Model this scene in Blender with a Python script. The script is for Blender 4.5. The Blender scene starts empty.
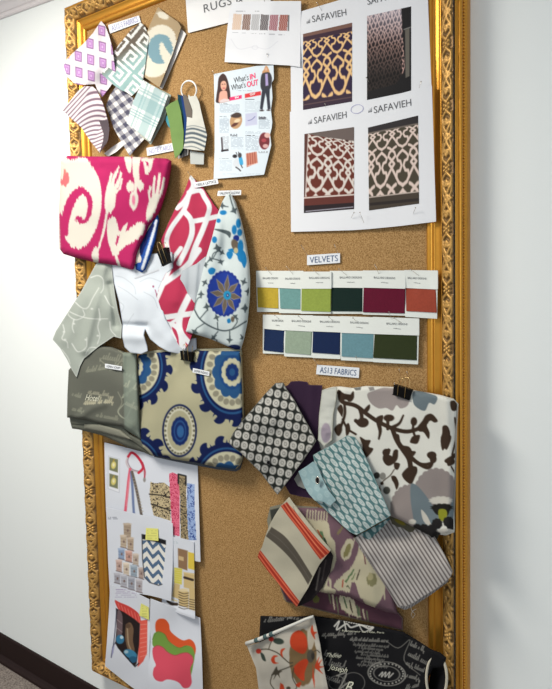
import bpy, math
import numpy as np
from mathutils import Matrix, Vector
R = math.radians
rng = np.random.RandomState(7)
C = bpy.context.scene.collection
sc = bpy.context.scene

# ------------------------------------------------------------------ camera
TILT = R(2.6)                      # the frame hangs 2.6 degrees off level
CT, ST = math.cos(TILT), math.sin(TILT)
CAM = np.array([0.0, -1.333, 1.455])
FPX, PX, PY = 690.0, 276.0, 344.5
_v1 = np.array([-642.0, 312.0]); _d = _v1 - np.array([PX, PY])
_v2 = np.array([PX + 192.0, PY + (FPX*FPX + _d[0]*192.0)/(-_d[1])])
def _ray(px, py): return np.array([(px-PX)/FPX, -(py-PY)/FPX, -1.0])
_a = -_ray(*_v1); _a /= np.linalg.norm(_a)
_b = -_ray(*_v2); _b /= np.linalg.norm(_b)
if _b[1] < 0: _b = -_b
_n = np.cross(_a, _b)
ROT = np.array([[CT, 0, -ST], [0, 1, 0], [ST, 0, CT]]) @ np.array([_a, -_n, _b])   # camera axes -> world
cam_d = bpy.data.cameras.new('camera'); cam = bpy.data.objects.new('camera', cam_d); C.objects.link(cam)
M = Matrix.Identity(4)
for i in range(3):
    for j in range(3): M[i][j] = ROT[i, j]
    M[i][3] = CAM[i]
cam.matrix_world = M
cam_d.sensor_fit = 'VERTICAL'; cam_d.sensor_height = 24.0; cam_d.lens = FPX/689.0*24.0
cam_d.clip_start = 0.01
sc.camera = cam

# ------------------------------------------------------------------ light and exposure
vs = sc.view_settings
vs.view_transform = 'Standard'; vs.look = 'None'; vs.gamma = 1.0; vs.use_curve_mapping = False
vs.exposure = 0.52
w = bpy.data.worlds.new('room_daylight'); sc.world = w; w.use_nodes = True
w.node_tree.nodes['Background'].inputs[0].default_value = (0.86, 0.93, 0.98, 1)
w.node_tree.nodes['Background'].inputs[1].default_value = 0.40
def area(name, loc, aim, sx, sy, power, col):
    l = bpy.data.lights.new(name, 'AREA'); l.shape = 'RECTANGLE'; l.size = sx; l.size_y = sy
    l.energy = power; l.color = col
    o = bpy.data.objects.new(name, l); C.objects.link(o); o.location = loc
    o.rotation_euler = (Vector(aim)-Vector(loc)).to_track_quat('-Z', 'Y').to_euler()
    return o
area('ceiling_lamp', (-1.70, -1.00, 2.34), (-1.75, -0.80, 0), 0.60, 0.60, 30, (1.0, 0.95, 0.87))
area('right_fill_light', (0.9, -2.6, 1.9), (-0.9, 0, 1.6), 1.2, 1.2, 13, (0.84, 0.92, 1.0))  # unseen cool fill lamp, added to brighten from the right

# ------------------------------------------------------------------ helpers
def at(px, py, d=0.0):
    """pixel of the photograph -> point standing d metres in front of the cork (arrays)"""
    px = np.asarray(px, float); py = np.asarray(py, float)
    r = np.stack([(px-PX)/FPX, -(py-PY)/FPX, -np.ones_like(px)], -1) @ ROT.T
    t = (-np.asarray(d, float) - CAM[1]) / r[..., 1]
    return CAM + r*t[..., None]

def lin(c):
    c = np.asarray(c, float)/255.0
    return np.where(c <= 0.04045, c/12.92, ((c+0.055)/1.055)**2.4)

def tag(o, label=None, cat=None, group=None, kind=None):
    if label: o['label'] = label
    if cat: o['category'] = cat
    if group: o['group'] = group
    if kind: o['kind'] = kind
    return o

def empty(name, loc, **k):
    o = bpy.data.objects.new(name, None); o.empty_display_size = 0.02; C.objects.link(o); o.location = loc
    return tag(o, **k)

def parent_keep(o, p):
    o.parent = p
    if p.rotation_euler[1] or p.rotation_euler[0] or p.rotation_euler[2]:
        pm = Matrix.LocRotScale(p.location, p.rotation_euler, None)
        o.matrix_parent_inverse = pm.inverted()
    else:
        q = p.location.copy(); r = p.parent
        o.location = o.location - world_loc(p)

def world_loc(p):
    v = p.location.copy()
    while p.parent is not None and not any(p.parent.rotation_euler):
        p = p.parent; v = v + p.location
    return v

def mesh_obj(name, V, F, mat, parent=None, col=None, smooth=None, local=False, uv=None):
    """V (n,3) world points, F list of faces or (m,4) array"""
    V = np.asarray(V, float)
    c = np.zeros(3) if local else V.mean(0)
    me = bpy.data.meshes.new(name)
    if isinstance(F, np.ndarray):
        me.vertices.add(len(V)); me.vertices.foreach_set('co', (V-c).ravel())
        me.loops.add(F.size); me.loops.foreach_set('vertex_index', F.ravel().astype(np.int32))
        me.polygons.add(len(F)); me.polygons.foreach_set('loop_start', np.arange(0, F.size, F.shape[1], dtype=np.int32))
        me.polygons.foreach_set('loop_total', np.full(len(F), F.shape[1], dtype=np.int32))
        me.update(calc_edges=True)
    else:
        me.from_pydata((V-c).tolist(), [], [list(map(int, f)) for f in F])
    if smooth is True: me.polygons.foreach_set('use_smooth', np.ones(len(me.polygons), bool))
    elif smooth is not None: me.polygons.foreach_set('use_smooth', np.asarray(smooth, bool))
    if col is not None:
        a = me.color_attributes.new('Col', 'FLOAT_COLOR', 'POINT')
        rgba = np.ones((len(V), 4)); rgba[:, :3] = lin(np.clip(col, 0, 255))
        a.data.foreach_set('color', rgba.ravel())
    me.validate(); me.update()
    if mat: me.materials.append(mat)
    o = bpy.data.objects.new(name, me); C.objects.link(o); o.location = c
    if parent is not None: parent_keep(o, parent)
    return o

# ------------------------------------------------------------------ materials
def new_mat(name):
    m = bpy.data.materials.new(name); m.use_nodes = True
    return m, m.node_tree, m.node_tree.nodes['Principled BSDF']

def surf(name, color=None, rough=0.6, metal=0.0, bump=0.0, bscale=800.0, attr=False, gain=1.0, spec=0.5, sheen=0.0, var=0.0, vscale=30.0, bdist=0.001):
    m, t, b = new_mat(name)
    b.inputs['Roughness'].default_value = rough; b.inputs['Metallic'].default_value = metal
    b.inputs['Specular IOR Level'].default_value = spec
    b.inputs['Sheen Weight'].default_value = sheen
    tc = t.nodes.new('ShaderNodeTexCoord')
    src = None
    if attr:
        a = t.nodes.new('ShaderNodeAttribute'); a.attribute_name = 'Col'; src = a.outputs['Color']
    else:
        b.inputs['Base Color'].default_value = (*lin(color), 1)
    if var:
        n = t.nodes.new('ShaderNodeTexNoise'); n.inputs['Scale'].default_value = vscale; n.inputs['Detail'].default_value = 4
        t.links.new(tc.outputs['Object'], n.inputs['Vector'])
        mp = t.nodes.new('ShaderNodeMapRange'); mp.inputs[3].default_value = gain*(1-var); mp.inputs[4].default_value = gain*(1+var)
        t.links.new(n.outputs['Fac'], mp.inputs[0])
        mx = t.nodes.new('ShaderNodeMix'); mx.data_type = 'RGBA'; mx.blend_type = 'MULTIPLY'; mx.inputs['Factor'].default_value = 1
        if src: t.links.new(src, mx.inputs['A'])
        else: mx.inputs['A'].default_value = (*lin(color), 1)
        t.links.new(mp.outputs[0], mx.inputs['B']); src = mx.outputs['Result']
    if src: t.links.new(src, b.inputs['Base Color'])
    if bump:
        n = t.nodes.new('ShaderNodeTexNoise'); n.inputs['Scale'].default_value = bscale; n.inputs['Detail'].default_value = 2
        t.links.new(tc.outputs['Object'], n.inputs['Vector'])
        bp = t.nodes.new('ShaderNodeBump'); bp.inputs['Strength'].default_value = bump; bp.inputs['Distance'].default_value = bdist
        t.links.new(n.outputs['Fac'], bp.inputs['Height']); t.links.new(bp.outputs['Normal'], b.inputs['Normal'])
    return m

FABRIC = surf('woven_fabric', gain=0.69, rough=0.9, bump=0.35, bscale=700, attr=True, spec=0.15, var=0.05, vscale=500)
VELVET = surf('velvet', gain=0.74, rough=0.95, bump=0.3, bscale=900, attr=True, spec=0.1, sheen=0.25, var=0.05, vscale=300)
PAPER = surf('paper', gain=0.82, var=0.01, rough=0.6, attr=True, spec=0.2, bump=0.05, bscale=60)
PHOTO = surf('printed_paper', rough=0.6, attr=True, spec=0.12)
INK = surf('grey_ink', (70, 72, 76), rough=0.6)
INKBLUE = surf('blue_grey_ink', (62, 84, 120), rough=0.6)
INKPINK = surf('pink_ink', (225, 50, 105), rough=0.6)
INKRED = surf('red_ink', (215, 45, 50), rough=0.6)
INKPALE = surf('pale_ink', (205, 205, 200), rough=0.7)
INKTAUPE = surf('taupe_ink', (196, 196, 176), rough=0.8)
INKWHITE = surf('white_ink', (240, 240, 240), rough=0.6)
INKLILAC = surf('lilac_ink', (150, 150, 190), rough=0.6)
STEEL = surf('steel_wire', (210, 205, 195), rough=0.25, metal=1.0)
BRASS = surf('brass_wire', (215, 185, 130), rough=0.3, metal=1.0)
BLACKMETAL = surf('black_enamel', (7, 7, 8), rough=0.5, spec=0.15)
WHITEPLASTIC = surf('white_plastic', (235, 235, 232), rough=0.4)
DARKRUBBER = surf('dark_eyelet', (25, 25, 28), rough=0.5)
GOLD = surf('gold_leaf', (208, 148, 54), rough=0.36, metal=0.75, var=0.10, vscale=40, bump=0.15, bscale=120)
GOLDCARVED = surf('antique_gold', rough=0.5, metal=0.5, attr=True, var=0.1, vscale=60)

def cork_material():
    m, t, b = new_mat('cork')
    tc = t.nodes.new('ShaderNodeTexCoord')
    n1 = t.nodes.new('ShaderNodeTexNoise'); n1.inputs['Scale'].default_value = 420; n1.inputs['Detail'].default_value = 4; n1.inputs['Roughness'].default_value = 0.7
    n2 = t.nodes.new('ShaderNodeTexVoronoi'); n2.inputs['Scale'].default_value = 330
    for n in (n1, n2): t.links.new(tc.outputs['Object'], n.inputs['Vector'])
    mx = t.nodes.new('ShaderNodeMath'); mx.operation = 'MULTIPLY_ADD'; mx.inputs[1].default_value = 0.35
    t.links.new(n2.outputs['Distance'], mx.inputs[0]); t.links.new(n1.outputs['Fac'], mx.inputs[2])
    r = t.nodes.new('ShaderNodeValToRGB'); e = r.color_ramp.elements
    e[0].position = 0.40; e[0].color = (*lin((98, 70, 34)), 1)
    e[1].position = 0.80; e[1].color = (*lin((176, 140, 92)), 1)
    k = e.new(0.58); k.color = (*lin((138, 104, 59)), 1)
    t.links.new(mx.outputs[0], r.inputs[0]); t.links.new(r.outputs[0], b.inputs['Base Color'])
    b.inputs['Roughness'].default_value = 0.85; b.inputs['Specular IOR Level'].default_value = 0.25
    bp = t.nodes.new('ShaderNodeBump'); bp.inputs['Strength'].default_value = 0.4; bp.inputs['Distance'].default_value = 0.001
    t.links.new(n1.outputs['Fac'], bp.inputs['Height']); t.links.new(bp.outputs['Normal'], b.inputs['Normal'])
    return m
CORK = cork_material()
WALLPAINT = surf('wall_paint', (230, 234, 232), rough=0.75, bump=0.25, bscale=260, spec=0.3, bdist=0.0006)
CEILPAINT = surf('ceiling_paint', (224, 220, 218), rough=0.85)
TRIMPAINT = surf('trim_paint', (214, 208, 208), rough=0.5)
BASEPAINT = surf('dark_brown_vinyl', (34, 20, 18), rough=0.6, spec=0.2)
def carpet_material():
    m, t, b = new_mat('carpet')
    tc = t.nodes.new('ShaderNodeTexCoord')
    n = t.nodes.new('ShaderNodeTexNoise'); n.inputs['Scale'].default_value = 180; n.inputs['Detail'].default_value = 5
    t.links.new(tc.outputs['Object'], n.inputs['Vector'])
    r = t.nodes.new('ShaderNodeValToRGB'); e = r.color_ramp.elements
    e[0].position = 0.35; e[0].color = (*lin((92, 84, 78)), 1); e[1].position = 0.68; e[1].color = (*lin((150, 140, 132)), 1)
    t.links.new(n.outputs['Fac'], r.inputs[0]); t.links.new(r.outputs[0], b.inputs['Base Color'])
    b.inputs['Roughness'].default_value = 1
    return m
CARPET = carpet_material()

# ------------------------------------------------------------------ the room
WALLY = 0.03
def slab(name, x0, x1, y0, y1, z0, z1, mat):
    V = np.array([(x, y, z) for x in (x0, x1) for y in (y0, y1) for z in (z0, z1)])
    F = [(0, 1, 3, 2), (4, 6, 7, 5), (0, 4, 5, 1), (2, 3, 7, 6), (0, 2, 6, 4), (1, 5, 7, 3)]
    return tag(mesh_obj(name, V, F, mat), kind='structure')
def profile_run(name, x0, x1, prof, mat, smooth=False):
    n = len(prof)
    V = [(x, y, z) for x in (x0, x1) for y, z in prof]
    F = [(i, (i+1) % n, n+(i+1) % n, n+i) for i in range(n)] + [tuple(range(n))[::-1], tuple(range(n, 2*n))]
    return tag(mesh_obj(name, V, F, mat), kind='structure')
slab('wall_back', -4.5, 1.6, WALLY, WALLY+0.12, -0.02, 2.42, WALLPAINT)
slab('floor', -4.5, 1.6, -3.2, WALLY, -0.03, 0.0, CARPET)
slab('ceiling', -4.5, 1.6, -3.2, WALLY, 2.395, 2.44, CEILPAINT)
W0 = WALLY
profile_run('baseboard_back', -4.5, 1.6, [(W0, 0.0), (W0-0.024, 0.0), (W0-0.022, 0.008), (W0-0.014, 0.014), (W0-0.008, 0.022), (W0-0.007, 0.096), (W0-0.004, 0.101), (W0, 0.101)], BASEPAINT)
profile_run('trim_1', -4.5, 1.6, [(W0, 2.287), (W0-0.006, 2.287), (W0-0.009, 2.291), (W0-0.009, 2.300), (W0-0.013, 2.303), (W0-0.020, 2.318), (W0-0.036, 2.338), (W0-0.040, 2.341), (W0-0.040, 2.349), (W0-0.046, 2.352), (W0-0.066, 2.372), (W0-0.090, 2.384), (W0-0.092, 2.397), (W0, 2.397)], TRIMPAINT)

# ------------------------------------------------------------------ noise, curves and distances
def hsh(i, j, s=0):
    n = (i*374761393 + j*668265263 + s*974634777) & 0x7fffffff
    n = ((n ^ (n >> 13))*1274126177) & 0x7fffffff
    return ((n ^ (n >> 16)) & 0xffff)/65535.0
def vnoise(x, y, s=0):
    xi = np.floor(x).astype(np.int64); yi = np.floor(y).astype(np.int64)
    fx = x-xi; fy = y-yi; fx = fx*fx*(3-2*fx); fy = fy*fy*(3-2*fy)
    a = hsh(xi, yi, s); b = hsh(xi+1, yi, s); c = hsh(xi, yi+1, s); d = hsh(xi+1, yi+1, s)
    return (a*(1-fx)+b*fx)*(1-fy) + (c*(1-fx)+d*fx)*fy
def cr(pts, closed=False, n=6):
    p = np.asarray(pts, float)
    if len(p) < 3: return p
    q = np.vstack([p[-1], p, p[0], p[1]]) if closed else np.vstack([2*p[0]-p[1], p, 2*p[-1]-p[-2]])
    out = []
    m = len(p) if closed else len(p)-1
    for i in range(m):
        a, b, c, d = q[i], q[i+1], q[i+2], q[i+3]
        for k in range(n):
            t = k/n
            out.append(0.5*((2*b)+(c-a)*t+(2*a-5*b+4*c-d)*t*t+(3*b-a-3*c+d)*t**3))
    if not closed: out.append(p[-1])
    return np.array(out)
def segdist(x, y, pts, closed=False):
    """distance to a polyline, and the running parameter 0..1 of the nearest point"""
    p = np.asarray(pts, float); n = len(p)
    best = np.full(x.shape, 1e9); par = np.zeros(x.shape)
    m = n if closed else n-1
    for i in range(m):
        a = p[i]; b = p[(i+1) % n]; d = b-a; L = d@d
        if L < 1e-12: continue
        t = np.clip(((x-a[0])*d[0]+(y-a[1])*d[1])/L, 0, 1)
        q = (x-a[0]-t*d[0])**2+(y-a[1]-t*d[1])**2
        k = q < best
        best = np.where(k, q, best); par = np.where(k, (i+t)/m, par)
    return np.sqrt(best), par
def pip(x, y, pts):
    p = np.asarray(pts, float); ins = np.zeros(x.shape, bool); n = len(p); j = n-1
    for i in range(n):
        xi, yi = p[i]; xj, yj = p[j]
        if yi != yj:
            ins ^= ((yi > y) != (yj > y)) & (x < (xj-xi)*(y-yi)/(yj-yi)+xi)
        j = i
    return ins
def snap(x, y, pts):
    p = np.asarray(pts, float); n = len(p); best = np.full(x.shape, 1e9); bx = x.copy(); by = y.copy()
    for i in range(n):
        a = p[i]; b = p[(i+1) % n]; d = b-a; L = d@d
        if L < 1e-12: continue
        t = np.clip(((x-a[0])*d[0]+(y-a[1])*d[1])/L, 0, 1)
        qx = a[0]+t*d[0]; qy = a[1]+t*d[1]; q = (x-qx)**2+(y-qy)**2
        k = q < best
        best = np.where(k, q, best); bx = np.where(k, qx, bx); by = np.where(k, qy, by)
    return bx, by

class Paint:
    """lays printed shapes over the points of one sheet of cloth or paper"""
    def __init__(s, X, Y, base):
        s.X, s.Y = X, Y; s.x, s.y, s.k = X, Y, 1.0; s.soft = 0.45
        s.C = np.tile(np.asarray(base, float), (len(X), 1))
    def T(s, x0=0, y0=0, k=1.0):
        s.x0, s.y0 = x0, y0; s.x = (s.X-x0)/k; s.y = (s.Y-y0)/k; s.k = k; return s
    def axes(s, o, a, b):
        """coordinates along two directions a and b from o"""
        M_ = np.linalg.inv(np.array([[a[0], b[0]], [a[1], b[1]]], float))
        dx, dy = s.X-o[0], s.Y-o[1]
        s.x = M_[0, 0]*dx+M_[0, 1]*dy; s.y = M_[1, 0]*dx+M_[1, 1]*dy; s.k = math.sqrt(abs(a[0]*b[1]-a[1]*b[0])); return s
    def quad(s, q):
        """unit square onto four corners TL,TR,BR,BL (bilinear approximation by projective map)"""
        q = np.asarray(q, float); A = []; B = []
        for (u, v), (X, Y) in zip([(0, 0), (1, 0), (1, 1), (0, 1)], q):
            A.append([X, Y, 1, 0, 0, 0, -u*X, -u*Y]); B.append(u)
            A.append([0, 0, 0, X, Y, 1, -v*X, -v*Y]); B.append(v)
        h = np.linalg.solve(np.array(A), np.array(B)); w_ = h[6]*s.X+h[7]*s.Y+1
        s.x = (h[0]*s.X+h[1]*s.Y+h[2])/w_; s.y = (h[3]*s.X+h[4]*s.Y+h[5])/w_
        s.k = math.sqrt(abs(np.linalg.norm(q[1]-q[0])*np.linalg.norm(q[3]-q[0]))); return s
    def jag(s, ax, ay, f=1.3, seed=0):
        s.x = s.x + (vnoise(s.X*0.3, s.Y*f, seed+5)-.5)*2*ax/s.k
        s.y = s.y + (vnoise(s.X*f, s.Y*0.15, seed)-.5)*2*ay/s.k; return s
    def put(s, a, col, sel=None):
        col = np.asarray(col, float)
        if sel is None: s.C += a[:, None]*(col-s.C)
        else: s.C[sel] += a[:, None]*(col-s.C[sel])
        return s
    def _sel(s, x0, x1, y0, y1):
        return np.nonzero((s.x > x0) & (s.x < x1) & (s.y > y0) & (s.y < y1))[0]
    def al(s, sd): return np.clip(0.5-sd*s.k/(2*s.soft), 0, 1)
    def poly(s, pts, col, smooth=False):
        p = cr(pts, True, 5) if smooth else np.asarray(pts, float)
        m = 1.0/s.k
        e = s._sel(p[:, 0].min()-m, p[:, 0].max()+m, p[:, 1].min()-m, p[:, 1].max()+m)
        if not len(e): return s
        x, y = s.x[e], s.y[e]; d, _ = segdist(x, y, p, True)
        return s.put(s.al(np.where(pip(x, y, p), -d, d)), col, e)
    def ell(s, cx, cy, rx, ry, col, ang=0, inner=None, scal=0, samp=0, ph=0):
        m = max(rx, ry)*(1.1+samp)+1.0/s.k
        e = s._sel(cx-m, cx+m, cy-m, cy+m)
        if not len(e): return s
        c_, s_ = math.cos(R(ang)), math.sin(R(ang))
        dx, dy = s.x[e]-cx, s.y[e]-cy
        u = (dx*c_+dy*s_)/rx; v = (-dx*s_+dy*c_)/ry; r = np.hypot(u, v)
        if scal: r = r/(1+samp*np.abs(np.sin(scal*0.5*np.arctan2(v, u)+ph)))
        a = s.al((r-1)*min(rx, ry))
        if inner: a = a*(1-s.al((r-inner)*min(rx, ry)))
        return s.put(a, col, e)
    def line(s, pts, w_, col, smooth=True, w2=None, closed=False):
        p = cr(pts, closed, 5) if smooth else np.asarray(pts, float)
        m = max(w_, w2 or 0)+1.0/s.k
        e = s._sel(p[:, 0].min()-m, p[:, 0].max()+m, p[:, 1].min()-m, p[:, 1].max()+m)
        if not len(e): return s
        d, t = segdist(s.x[e], s.y[e], p, closed)
        ww = w_ if w2 is None else w_+(w2-w_)*t
        return s.put(s.al(d-ww/2), col, e)
    def bits(s, rows, col):
        """tile a small bitmap over the current axes, one cell per unit"""
        g = np.array([[ch != '.' for ch in r] for r in rows]); h, w_ = g.shape
        return s.put(g[np.floor(s.y).astype(int) % h, np.floor(s.x).astype(int) % w_]*1.0, col)
    def microtext(s, x0, y0, x1, y1, pitch, col=(150, 150, 160), a=0.75, seed=0, lead=0.5):
        e = s._sel(x0, x1, y0, y1)
        if not len(e): return s
        r = (s.y[e]-y0)/pitch; on = (r-np.floor(r)) < lead
        wd = vnoise((s.x[e]-x0)/pitch*1.1, np.floor(r)*7.3, seed) > 0.30
        return s.put(a*(on & wd), col, e)

# ------------------------------------------------------------------ cloth and paper
def cv(x0, y0, k, pts): return [(x0+k*a, y0+k*b) for a, b in pts]

class Sheet: pass
def sheet(name, poly, d, paint, base=(235, 235, 235), mat=None, res=0.7, th=0.0012, folds=(), roll=None, wr=0.0, ws=25, parent=None, smooth_outline=False, seed=1, edge=None, rim=None):
    """d: number or [(x, y, depth), ...]; folds: [(polyline, height, width)]; roll: (drop, width) towards the rim"""
    p = cr(poly, True, 5) if smooth_outline else np.asarray(poly, float)
    def depth(x, y):
        x = np.asarray(x, float); y = np.asarray(y, float)
        if isinstance(d, (int, float)): z = np.full(x.shape, float(d))
        else:
            num = 0; den = 0
            for (ax, ay, ad) in d:
                w_ = 1.0/(((x-ax)**2+(y-ay)**2)+30.0)**1.25; num = num+w_*ad; den = den+w_
            z = num/den
        if roll:
            e, _ = segdist(x, y, p, True); e = np.clip(e/roll[1], 0, 1); z = z-roll[0]*(1-np.sqrt(np.clip(1-(1-e)**2, 0, 1)))
        for pts, amp, wd in folds:
            e, _ = segdist(x, y, pts); z = z+amp*np.exp(-(e/wd)**2)
        if wr: z = z+wr*(vnoise(x/ws, y/ws, seed)+0.5*vnoise(x*2/ws, y*2/ws, seed+3)-0.75)
        return z
    x0, y0 = p.min(0)-res; x1, y1 = p.max(0)+res
    nx = int((x1-x0)/res)+2; ny = int((y1-y0)/res)+2
    gx = x0+res*np.arange(nx); gy = y0+res*np.arange(ny)
    X, Y = np.meshgrid(gx, gy)
    cin = pip(X[:-1, :-1]+res/2, Y[:-1, :-1]+res/2, p)
    used = np.zeros((ny, nx), bool); full = np.ones((ny, nx), bool)
    for a in (0, 1):
        for b in (0, 1):
            used[a:ny-1+a, b:nx-1+b] |= cin
    pad = np.pad(cin, 1)
    full = pad[:-1, :-1] & pad[1:, :-1] & pad[:-1, 1:] & pad[1:, 1:]
    bd = used & ~full
    X = X.copy(); Y = Y.copy()
    bx, by = snap(X[bd], Y[bd], p); X[bd] = bx; Y[bd] = by
    idx = -np.ones((ny, nx), int); idx[used] = np.arange(used.sum())
    ii, jj = np.nonzero(cin)
    F = np.stack([idx[ii, jj], idx[ii+1, jj], idx[ii+1, jj+1], idx[ii, jj+1]], 1)
    x, y = X[used], Y[used]; n = len(x)
    z = depth(x, y)
    V = at(x, y, z); B = V + np.array([0, th, 0])
    # rim edges = directed edges met once
    E = np.vstack([F[:, [0, 1]], F[:, [1, 2]], F[:, [2, 3]], F[:, [3, 0]]])
    key = E[:, 0].astype(np.int64)*n+E[:, 1]; rev = E[:, 1].astype(np.int64)*n+E[:, 0]
    rimE = E[~np.isin(key, rev)]
    # own copies of the rim points keep the front smooth and the rim crisp
    ru = np.unique(rimE); mp = np.full(n, -1); mp[ru] = np.arange(len(ru))
    RV = V[ru]; RB = B[ru]; m = len(ru)
    Fr = np.stack([2*n+mp[rimE[:, 1]], 2*n+mp[rimE[:, 0]], 2*n+m+mp[rimE[:, 0]], 2*n+m+mp[rimE[:, 1]]], 1)
    allV = np.vstack([V, B, RV, RB]); allF = np.vstack([F, n+F[:, ::-1], Fr])
    pa = Paint(x, y, base)
    if paint: paint(pa)
    if edge is not None:                       # frayed / bound edge colour
        e, _ = segdist(x, y, p, True); pa.T(); pa.put(np.clip(1.2-e/edge[1], 0, 1), edge[0])
    col = pa.C; rc = col[ru] if rim is None else np.tile(np.asarray(rim, float), (m, 1))
    o = mesh_obj(name, allV, allF, mat or FABRIC, parent, np.vstack([col, col*0+np.asarray(base), rc, rc]), smooth=np.r_[np.ones(len(F)*2, bool), np.zeros(len(Fr), bool)])
    s = Sheet(); s.o = o; s.depth = depth; s.p = p
    return s

def text(parent, depth, body, p0, p1, cap, mat, lift=0.0007, bold=0.0, shear=0.0, name='printed_text', spacing=1.0):
    """letters whose baseline runs p0 -> p1 and whose capitals rise by the vector cap"""
    cu = bpy.data.curves.new(name, 'FONT'); cu.body = body; cu.offset = bold; cu.shear = shear; cu.resolution_u = 3; cu.space_character = spacing
    ob = bpy.data.objects.new(name, cu); C.objects.link(ob)
    bpy.context.view_layer.update()
    me = bpy.data.meshes.new_from_object(ob.evaluated_get(bpy.context.evaluated_depsgraph_get()))
    bpy.data.objects.remove(ob); bpy.data.curves.remove(cu)
    n = len(me.vertices); co = np.zeros(n*3); me.vertices.foreach_get('co', co); co = co.reshape(-1, 3)
    F = [tuple(q.vertices) for q in me.polygons]; bpy.data.meshes.remove(me)
    x = (co[:, 0]-co[:, 0].min())/(np.ptp(co[:, 0])+1e-9); y = co[:, 1]/0.70
    px = p0[0]+x*(p1[0]-p0[0])+y*cap[0]; py = p0[1]+x*(p1[1]-p0[1])+y*cap[1]
    V = at(px, py, depth(px, py)+lift)
    return mesh_obj(name, V, F, mat, parent)

def tube(name, pts, r, mat, parent=None, closed=False, seg=8, smooth=True, r2=None):
    P_ = [Vector(p) for p in pts]; n = len(P_); V = []; F = []
    up = None
    for i in range(n):
        if closed: t = (P_[(i+1) % n]-P_[i-1]).normalized()
        else: t = (P_[min(i+1, n-1)]-P_[max(i-1, 0)]).normalized()
        if up is None:
            up = t.orthogonal().normalized()
        up = (up-t*up.dot(t)).normalized(); s = t.cross(up)
        rr = r if r2 is None else r+(r2-r)*i/(n-1)
        for k in range(seg):
            a = 2*math.pi*k/seg; V.append(P_[i]+(up*math.cos(a)+s*math.sin(a))*rr)
    m = n if closed else n-1
    for i in range(m):
        for k in range(seg):
            a = i*seg+k; b = i*seg+(k+1) % seg; c = ((i+1) % n)*seg
            F.append((a, b, c+(k+1) % seg, c+k))
    if not closed: F += [tuple(range(seg))[::-1], tuple(range((n-1)*seg, n*seg))]
    return mesh_obj(name, [tuple(v) for v in V], F, mat, parent, smooth=True)

# ------------------------------------------------------------------ the framed corkboard
XL, XR, ZB, ZT = -1.670, -0.611, -1.103, 0.771       # opening, measured square to the frame
def fb(x, y, z):                                      # board coordinates -> world
    return np.stack([CT*x-ST*z, y, ST*x+CT*z+CAM[2]], -1)
base = fb(np.array((XL+XR)/2), np.array(0.0), np.array(ZB-0.085))
board = empty('framed_corkboard', tuple(base), label='tall cork notice board in a carved gold frame on the white wall', cat='notice board')
cork_v = fb(np.array([XL-.01, XR+.01, XR+.01, XL-.01]*2), np.array([0.0]*4+[.02]*4), np.array([ZB-.01, ZB-.01, ZT+.01, ZT+.01]*2))
mesh_obj('cork_panel', cork_v, [(0, 1, 2, 3), (7, 6, 5, 4), (0, 4, 5, 1), (1, 5, 6, 2), (2, 6, 7, 3), (3, 7, 4, 0)], CORK, board)

def rail_pts(side, l, w_, h):
    """l runs along the rail, w_ outwards from the opening, h towards the room"""
    if side == 'left': return fb(XL-w_, -h, l)
    if side == 'right': return fb(XR+w_, -h, l)
    if side == 'top': return fb(l, -h, ZT+w_)
    return fb(l, -h, ZB-w_)
def rail_mesh(name, side, L, Wd, H, mat, parent, col=None, flip=None):
    V = rail_pts(side, L, Wd, H).reshape(-1, 3); a, b = L.shape
    i = np.arange(a*b).reshape(a, b)
    F = np.stack([i[:-1, :-1], i[1:, :-1], i[1:, 1:], i[:-1, 1:]], -1).reshape(-1, 4)
    if side in ('right', 'bottom'): F = F[:, ::-1].copy()
    if side in ('left', 'right'): pass
    return mesh_obj(name, V, F, mat, parent, col, smooth=True)
PROF_IN = [(0, -.004), (0, .002), (.0025, .006), (.006, .0085), (.0115, .0085), (.0155, .0070), (.0166, .0045), (.018, .0035), (.022, .0032), (.028, .0042), (.033, .0065), (.0352, .0090), (.0362, .0085), (.0366, .006)]
PROF_OUT = [(.0668, .010), (.0680, .0190), (.0695, .0205), (.0715, .0190), (.0725, .0155), (.0740, .0150), (.0760, .0168), (.0785, .0168), (.0805, .0140), (.0812, .0110), (.0792, .0085), (.0792, -.0040), (.0812, -.0060), (.0822, -.0090), (.0822, -.0260), (.0806, -.0300)]
def motif_height():
    """strokes of one carved repeat in band widths: (points, half width, height)"""
    S = []
    for sg in (1, -1):
        for m in (1, -1):
            S.append((cr([(sg*.35, m*-.10), (sg*.62, m*-.38), (sg*.95, m*-.36), (sg*1.08, m*-.08), (sg*.92, m*.10), (sg*.76, m*.0)]), .12, 1.0))
            S.append((cr([(sg*1.02, m*.42), (sg*1.3, m*.2), (sg*1.72, m*-.05), (sg*1.875, m*-.12)]), .13, 1.0))
            S.append((cr([(sg*1.15, m*.46), (sg*1.5, m*.36), (sg*1.875, m*.18)]), .09, .8))
            S.append((cr([(sg*.45, m*.45), (sg*.7, m*.36), (sg*.85, m*.26)]), .09, .7))
        S.append((cr([(sg*1.2, -.46), (sg*1.45, -.2), (sg*1.7, .15), (sg*1.875, .4)]), .10, .9))
    return S
def carve(l, w_):
    per = 3.75; x = (l+per/2) % per-per/2; h = np.zeros_like(x)
    for pts, hw, amp in motif_height():
        d, _ = segdist(x, w_, pts); h = np.maximum(h, amp*np.sqrt(np.clip(1-(d/hw)**2, 0, 1)))
    r = np.hypot(x, w_); h = np.maximum(h, 1.35*np.sqrt(np.clip(1-(r/.13)**2, 0, 1)))
    for k in range(6):
        a = k*math.pi/3; q = np.hypot(x-.24*math.cos(a), w_-.24*math.sin(a)); h = np.maximum(h, 1.2*np.sqrt(np.clip(1-(q/.12)**2, 0, 1)))
    return h
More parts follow.
